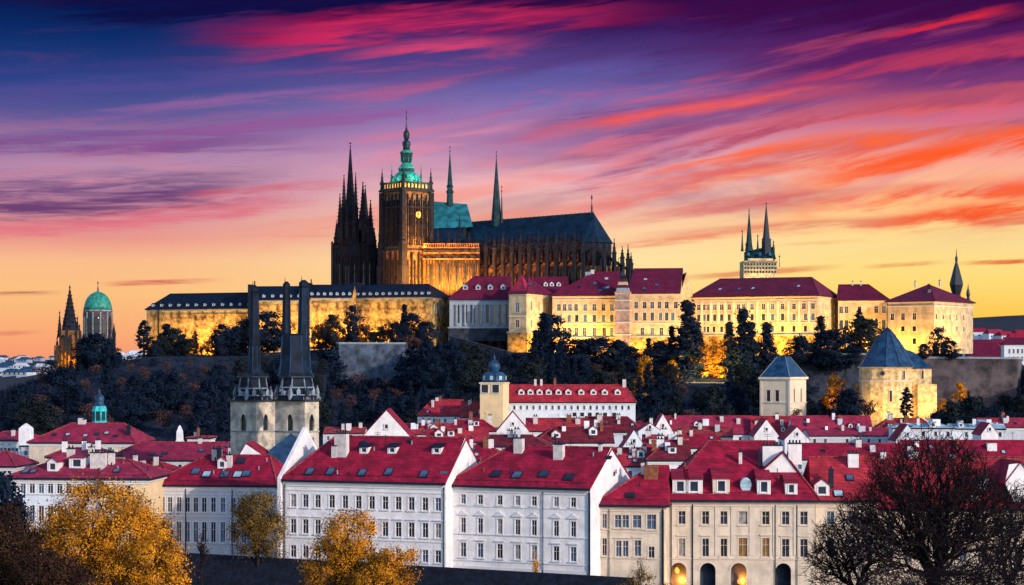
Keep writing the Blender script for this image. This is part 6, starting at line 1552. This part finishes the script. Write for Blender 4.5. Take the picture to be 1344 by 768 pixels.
    # named trees in front of lit walls: (prototype list, name, label, px, top py, foot py, Y, widthscale)
    T = [
     (con,'conifer','tall dark conifer in front of the white palace gable',902,396,500,846,1.35,16),(con,'conifer','slim dark conifer right of the tall one before the long palace',914,424,500,846,1.25,16),
     (con,'conifer','dark conifer under the left windows of the long cream palace',957,424,498,846,1.1,16),(con,'conifer','tallest dark conifer before the middle of the long cream palace',976,408,498,845,1.2,16),(con,'conifer','broad dark conifer right of the middle of the long palace',985,424,500,843,1.3,16),(con,'conifer','dark conifer before the glowing wall of the long palace',1006,424,500,845,1.35,16),
     (dark,'dark_tree','round dark bush against the glowing palace base',1050,442,482,848,1.0,10),(con,'conifer','dark conifer at the right corner of the long cream palace',1077,416,482,848,1.3,16),(dark,'dark_tree','bushy dark tree before the plain cream wing',1091,436,484,846,1.1,10),
     (green,'green_tree','half lit green tree in front of the plain cream wing',1131,419,474,858,1.25,10),(dark,'dark_tree','dark round tree left of the round tower cone',1110,446,482,850,1.3,10),(colm,'column_tree','narrow pointed tree against the plain cream wing',1128,405,460,868,.9,16),
     (dark,'dark_tree','dark shrub before the lit corner palace',1232,432,468,840,.7,10),(dark,'dark_tree','low dark bush at the right end of the corner palace foot',1248,448,470,838,1.1,10),(dark,'dark_tree','low dark bush left of the corner palace foot',1212,452,470,838,1.0,10),
     (con,'conifer','dark conifer in front of the cream corner pavilion',714,412,482,858,1.35,16),(con,'conifer','small dark conifer beside the cream corner pavilion',703,434,482,856,1.3,16),(dark,'dark_tree','dark leafy tree at the cream pavilion corner',724,418,482,858,.75,10),
     (dark,'dark_tree','low dark bush under the left yellow palace',760,448,486,856,1.6,10),(dark,'dark_tree','wide dark bush under the left yellow palace',784,446,488,856,1.5,10),(dark,'dark_tree','dark bush below the stair turret',812,449,488,856,1.0,10),(dark,'dark_tree','low dark bush right below the stair turret',826,456,488,854,1.2,10),
     (con,'conifer','small conifer under the right yellow palace',851,444,486,852,1.2,16),(dark,'dark_tree','dark bush under the right yellow palace',864,450,488,852,1.1,10),(con,'conifer','dark conifer at the left of the white palace gable',882,430,490,850,1.0,16),(dark,'dark_tree','dark bush left of the tall conifer',872,454,490,850,1.0,10),
     (colm,'column_tree','dark column tree at the far left end of the terrace palace',189,420,470,900,1.35,16),(con,'conifer','wide dark conifer before the left floodlit wall',219,426,468,896,1.9,16),(dark,'dark_tree','ragged dark tree before the left floodlit wall',240,440,468,894,.8,10),(colm,'column_tree','thin dark tree before the left floodlit wall',256,434,468,894,.9,16),
     (bare,'bare_tree','bare spreading tree before the left floodlit wall',284,420,468,896,.95,9.2),(bare,'bare_tree','bare tree in front of the glowing wall near the spires',306,416,466,896,.9,9.2),(dark,'dark_tree','dark round tree between the two church spires',352,412,458,880,1.15,10),(bare,'bare_tree','bare tree beside the left church spire',318,414,466,896,.8,9.2),
     (green,'green_tree','dark round tree before the golden wall right of the spires',437,415,454,882,.8,10),(bare,'bare_tree','bare tree at the golden wall right of the spires',419,404,454,888,.9,9.2),(dark,'dark_tree','dark tree at the joint of the golden walls',463,404,454,886,.55,10),(bare,'bare_tree','tall bare tree before the last golden wall',482,404,454,886,1.0,9.2),(bare,'bare_tree','leaning bare tree before the last golden wall',508,410,454,886,.8,9.2),
     (con,'conifer','pointed dark conifer before the last golden wall',531,400,454,884,1.0,16),(dark,'dark_tree','dark tree at the right end of the golden wall',543,414,456,880,.95,10),(dark,'dark_tree','broad dark bush right of the pointed conifer',558,424,458,876,1.1,10),(green,'green_tree','loose green tree left of the pointed conifer',520,424,456,882,.85,10),
     (dark,'dark_tree','dark tree beside the gothic church front',112,446,480,852,1.0,10),(dark,'dark_tree','dark tree below the turquoise dome',126,440,480,850,1.1,10),(dark,'dark_tree','dark tree at the right of the domed church',144,452,480,850,1.0,10),(dark,'dark_tree','dark tree behind the gothic church',68,474,500,846,1.0,10),(bare,'bare_tree','bare tree left of the gothic church',55,470,510,846,.9,9.2),
     (colm,'column_tree','dark thin tree right of the round tower',1190,508,556,742,1.2,16),(dark,'dark_tree','dark bush between pavilion and round tower',1112,512,556,742,1.0,10),(bare,'bare_tree','bare shrub in front of the round tower',1136,506,556,738,1.1,9.2),(bare,'bare_tree','light bare shrub in front of the pavilion',1046,524,556,726,1.0,9.2),
     (gold,'golden_tree','floodlit golden tree on the dark slope right of the pavilion',1095,494,538,800,.85,10),(gold,'golden_tree','floodlit golden shrub against the brown retaining wall',1260,503,536,806,.7,10),(gold,'golden_tree','small floodlit shrub right of the round tower',1237,523,540,780,.9,10),(gold,'golden_tree','small floodlit shrub against the round tower left side',1128,504,540,776,.6,10),
     (gold,'golden_tree','golden leafed tree under the yellow palaces',846,470,540,820,.55,10),(gold,'golden_tree','glowing golden tree below the long cream palace',920,450,508,846,.9,10),(gold,'golden_tree','golden tree at the lit wall under the long palace',940,446,500,846,.8,10),(gold,'golden_tree','rusty leafed tree at the wood edge by the long hall',838,498,540,800,.8,10),(gold,'golden_tree','dim golden tree on the slope below the palaces',882,476,536,825,.6,10),  # golden crowns carry the lit wall patches under the palaces in their colour
    ]
    for P, nm, lb, px, top, foot, Y, sx, hb in T:
        h = Z_(top,Y)-Z_(foot,Y); place_tree(rg.choice(P), nm, lb, px, foot, Y, h, None, hb, sx*(1.0 if hb == 16 else 1.25), rg)
    for px, top, foot, Y in ((432,462,520,846),(541,462,520,842),(548,470,524,838),(440,494,530,834),(458,498,530,830),(478,500,532,828),(494,498,532,828),(524,496,530,830)):
        place_tree(rg.choice(dark), 'dark_tree', 'near black bushy tree in the woods of the castle slope', px, foot, Y, Z_(top,Y)-Z_(foot,Y), 'dark trees on the castle slope', 10, 1.1, rg)
    for px, top, foot, Y in ((468,478,520,838),(486,486,526,836),(500,480,528,832),(514,488,524,836),(590,462,500,846),(620,470,506,840),(640,456,500,850),(235,474,514,850),(262,480,520,842),(214,482,522,838),(280,490,524,836)):
        place_tree(rg.choice(bare), 'bare_tree', 'brownish bare tree among the dark woods of the castle slope', px, foot, Y, Z_(top,Y)-Z_(foot,Y), 'bare brown trees on the castle slope', 9.2, 1.2, rg)
    for px, py, Y, pw in ((1095,540,792,2200),(1260,538,798,2000),(1237,542,772,700),(1128,540,768,500),(924,502,834,12000),(946,492,838,7000),(848,540,812,1100),(882,530,815,700)):
        flood(X_(px,Y), Y-7, Z_(py,Y), X_(px,Y), Y+4, Z_(py-30,Y), 5 if pw < 3000 else 16, 1, pw, (1,.55,.10))
    # ivy, shrubs and undergrowth over the whole slope
    b = MB()
    for i in range(5200):
        px = rg.uniform(-60, 1400); Y = rg.uniform(694, 905); x = X_(px,Y); z = terr(x,Y)
        if z > Z_(ceil_py(px)+4, Y): continue
        if 985 < px < 1066 and Y < 765: continue
        cr = rg.uniform(.8,2.2)
        for j in range(22): leaf_quad(b, Vector((x+rg.gauss(0,cr), Y+rg.gauss(0,cr), z+.3+abs(rg.gauss(0,cr*.6)))), .72, rg)
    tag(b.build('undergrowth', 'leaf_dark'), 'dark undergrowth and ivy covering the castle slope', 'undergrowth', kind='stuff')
hillside()

# ------------------------------------------------------------------ foreground trees
def leafy(name, label, px, Y, foot, H, seed, leafm, n_per, ls, spread=.55, depth=5, width=1.0, cl=.9, r0=.35, fork=.24, nb=(2,3), barkm='bark_dark', lenf=.74, up=.35):
    segs, ends = twigs(seed, H, spread, depth, r0, nb, up, fork, lenf)
    zmax = max(e.z for e, d in ends); s = H/zmax
    rg = random.Random(seed+1); b = MB(); c = MB()
    for p, q, a, e in segs:
        b.tube((p.x*s*width,p.y*s*width,p.z*s), (q.x*s*width,q.y*s*width,q.z*s), max(a,.03), max(e,.022), 5 if a > .12 else 3)
    for e, d in ends:
        k = rg.random()
        if k < .10: continue
        for _ in range(int(n_per*rg.uniform(.5,1.5))):
            p = Vector((e.x*s*width, e.y*s*width, e.z*s))+Vector((rg.gauss(0,cl), rg.gauss(0,cl), rg.gauss(-.1,cl*.75))); leaf_quad(c, p, ls, rg)
    root = thing(name, label, 'tree', (X_(px,Y), Y, foot), 0)
    b.build('trunk', barkm, root)
    if c.v: c.build('crown', leafm, root)
    return root
import numpy as np
def crown_tree(name, label, Y, fpx, fz, lobes, N, seed, leafm=None, leaf_n=0, ls=.3, cl=.8, rb=.4, tip=.03, twig=0, bark='bark_dark', pen=.25, shell=.5):
    """a branching tree grown to fill rounded lobes (px, py, rx, ry in photo pixels at depth Y); every twig joins the nearest suitable branch"""
    rg = random.Random(seed); k = Y/F; foot = np.array([X_(fpx,Y), Y, fz])
    pts = []; tot = sum(l[2]*l[3]*l[2] for l in lobes); owner = []
    for li, (px, py, rx, ry) in enumerate(lobes):
        n = int(N*(rx*ry*rx)/tot); c = np.array([X_(px,Y), Y, Z_(py,Y)])
        for _ in range(n):
            d = np.array([rg.gauss(0,1) for _ in range(3)]); d /= np.linalg.norm(d); r = rg.random()**(1/3); r = r**shell if shell != 1 else r
            lump = 1+.13*math.sin(3.1*d[0]*2+seed)*math.sin(4.3*d[2]+li)+.10*math.sin(9*d[0]+7*d[2]+seed)
            pts.append(c+d*r*lump*np.array([rx*k, rx*k*.85, ry*k])); owner.append(li)
    pts = np.array(pts); low = min(l[1]+l[3] for l in lobes)
    z0 = max(fz+1.0, Z_(max(l[1]+l[3]*.75 for l in lobes),Y)-.5)
    nodes = [foot]+[foot+np.array([rg.uniform(-.1,.1), rg.uniform(-.1,.1), (z0-fz)*i/4]) for i in range(1,5)]
    par = [-1,0,1,2,3]; path = [0]+[(z0-fz)*i/4 for i in range(1,5)]
    order = np.argsort(np.linalg.norm((pts-nodes[-1])*np.array([1,1,.8]), axis=1))
    A = np.zeros((len(pts)+5, 3)); A[:5] = nodes; PL = np.zeros(len(pts)+5); PL[:5] = path; n = 5; own = [-1]*5
    for i in order:
        p = pts[i]; dd = np.linalg.norm(A[:n]-p, axis=1); cost = dd+pen*PL[:n]; cost[:4] += 50
        j = int(np.argmin(cost)); A[n] = p; PL[n] = PL[j]+dd[j]; par.append(j); own.append(owner[i]); n += 1
    A[:, :] = A
    rad = np.zeros(n); kids = [0]*n
    for i in range(n-1, 0, -1):
        if kids[i] == 0: rad[i] = tip**2.4
        rad[par[i]] += rad[i]; kids[par[i]] += 1
    rad = rad**(1/2.4); sc = rb/rad[0]
    rad = np.maximum(tip*.9, rad*(sc*(rad/rad[0])**.15 if sc > 1 else sc))
    O = Vector(foot); b = MB(); c = MB(); nrm = []
    V = [Vector(a)-O for a in A[:n]]
    for i in range(1, n):
        p, q = V[par[i]], V[i]; r0, r1 = min(rad[par[i]], rad[i]*1.6), rad[i]; L = (q-p).length
        mid = p.lerp(q, .5)+Vector((rg.gauss(0,1), rg.gauss(0,1), rg.gauss(.3,.8)))*L*.06; ns = 5 if r1 > .1 else 3
        b.tube(p, mid, r0, (r0+r1)/2, ns); b.tube(mid, q, (r0+r1)/2, r1, ns)
        if twig and rg.random() < .85:
            for _ in range(twig):
                d = ((q-p).normalized()*.7+Vector((rg.gauss(0,.7), rg.gauss(0,.7), rg.gauss(.25,.6)))).normalized()*rg.uniform(.35,1.0)
                b.tube(q, q+d, tip*.8, tip*.5, 3)
                if rg.random() < .6: e_ = q+d*.5; b.tube(e_, e_+(d.normalized()*.5+Vector((rg.gauss(0,.6),rg.gauss(0,.6),rg.gauss(.1,.5))))*.5, tip*.65, tip*.45, 3)
    if leafm:
        cs = [Vector((X_(l[0],Y), Y, Z_(l[1],Y)))-O for l in lobes]
        for i in range(5, n):
            lo = lobes[own[i]]; rel = V[i]-cs[own[i]]; R_ = lo[2]*k
            m = int(leaf_n*rg.choice([0,0,.5,1,1.4,2.0])); cr = cl*rg.uniform(.6,1.2)
            for _ in range(m):
                d = Vector((rg.gauss(0,1), rg.gauss(0,1), rg.gauss(-.05,.8)))*cr*.6
                out = d/cr+rel/R_*.8+Vector((0,0,.2)); out = out.normalized() if out.length > .01 else Vector((0,0,1))
                leaf_quad(c, V[i]+d, ls, rg, out, nrm)
    root = thing(name, label, 'tree', tuple(foot)); b.build('trunk', bark, root)
    if leafm: link('crown', c.leafmesh('crown', leafm, nrm), root)
    return root
def foreground_trees():
    crown_tree('golden_tree', 'largest golden yellow tree in front of the lavender corner house', 196, 140, -8, [(132,692,72,62),(172,716,60,52),(92,722,50,54)], 620, 301, 'leaf_gold', 105, .215, 1.1, .5, .03)
    crown_tree('golden_tree', 'lower golden tree spreading right of the largest golden one', 190, 205, -9, [(205,752,42,42),(160,770,44,36)], 260, 307, 'leaf_gold', 95, .21, 1.0, .35, .03)
    crown_tree('golden_tree', 'golden tree in front of the long white house', 226, 450, -8, [(454,708,34,40),(434,744,34,34),(470,748,36,34)], 420, 311, 'leaf_gold', 90, .205, 1.0, .38, .03)
    crown_tree('golden_tree', 'lower golden tree at the right foot of the long white house', 222, 508, -8, [(514,748,36,30),(494,760,34,28)], 230, 317, 'leaf_gold', 90, .205, .95, .3, .03)
    crown_tree('rusty_tree', 'dark rusty tree in the lower left corner', 176, 8, -9, [(6,716,44,48),(30,750,44,40),(-30,730,40,50)], 420, 331, 'leaf_rust', 70, .22, 1.0, .4, .03, twig=1)
    crown_tree('rusty_tree', 'low rusty shrub tree under the largest golden tree', 172, 66, -9, [(62,758,46,30),(100,772,40,26)], 240, 337, 'leaf_rust', 70, .21, .95, .3, .03, twig=1)
    crown_tree('olive_tree', 'olive brown tree in front of the grey white house', 276, 338, -3, [(338,674,27,29),(326,702,22,26),(352,702,22,28)], 330, 341, 'leaf_olive', 80, .22, 1.0, .32, .035)
    leafy('bare_sapling', 'thin bare sapling before the grey white house', 266, 262, -1, Z_(690,262)+1, 347, 'leaf_rust', 2, .2, .5, 4, .55, .4, .16, .3, (2,3))
    leafy('bare_sapling', 'thin bare brown tree at the lavender house corner', 32, 262, -1, Z_(664,262)+1, 349, 'leaf_rust', 5, .2, .5, 5, .5, .4, .2, .26, (2,3))
    leafy('shrub_tree', 'small dark leafed shrub before the small beige house', 834, 246, -7, Z_(728,246)+7, 351, 'leaf_olive', 9, .2, .6, 5, .8, .35, .16, .2, (2,3))
    P = proto('fc', 361, 12, 2.6, 90, 50, .4, 'column', 'leaf_dark', .05)
    place_tree(P, 'column_tree', 'black conifer column cut by the left edge', 3, None, 236, Z_(622,236)+7, None, 12, .8, random.Random(2), zfoot=-7)
    # big bare trees, lower right
    crown_tree('bare_tree', 'large bare dark tree with a wide twig crown before the red roofs', 152, 1226, -11, [(1222,648,92,80),(1170,690,78,66),(1272,690,74,78)], 5000, 401, rb=.6, tip=.026, twig=2, pen=.55, shell=.8)
    crown_tree('bare_tree', 'low spreading bare tree left of the largest bare one', 158, 1122, -11, [(1118,720,56,48),(1090,744,36,34)], 1300, 407, rb=.3, tip=.025, twig=2, pen=.5, shell=.8)
    crown_tree('bare_tree', 'bare dark tree with fine twigs at the right edge', 160, 1322, -11, [(1322,706,52,62),(1360,690,46,60)], 1500, 409, rb=.32, tip=.025, twig=2, pen=.5, shell=.8)
    crown_tree('bare_tree', 'low dense thicket of bare twigs at the bottom right corner', 146, 1235, -12, [(1180,776,72,26),(1262,772,76,30),(1330,776,60,34)], 2200, 431, rb=.2, tip=.026, twig=2, pen=.5, shell=.9)
    # small orange shrub by the white wall
    b = MB(); rg = random.Random(6); Y = 266
    for i in range(420):
        leaf_quad(b, Vector((rg.gauss(0,.28), rg.gauss(0,.2), 1.2+rg.gauss(0,.75))), .22, rg)
    root = thing('orange_shrub', 'small glowing orange shrub against the white wall with pediments', 'shrub', (X_(703,Y), Y, Z_(750,Y)-.6)); b.build('crown', 'leaf_gold', root)
    s = MB(); s.tube((0,0,-.5),(0,0,1.8),.06,.03,4); s.build('stem', 'bark_dark', root)
foreground_trees()
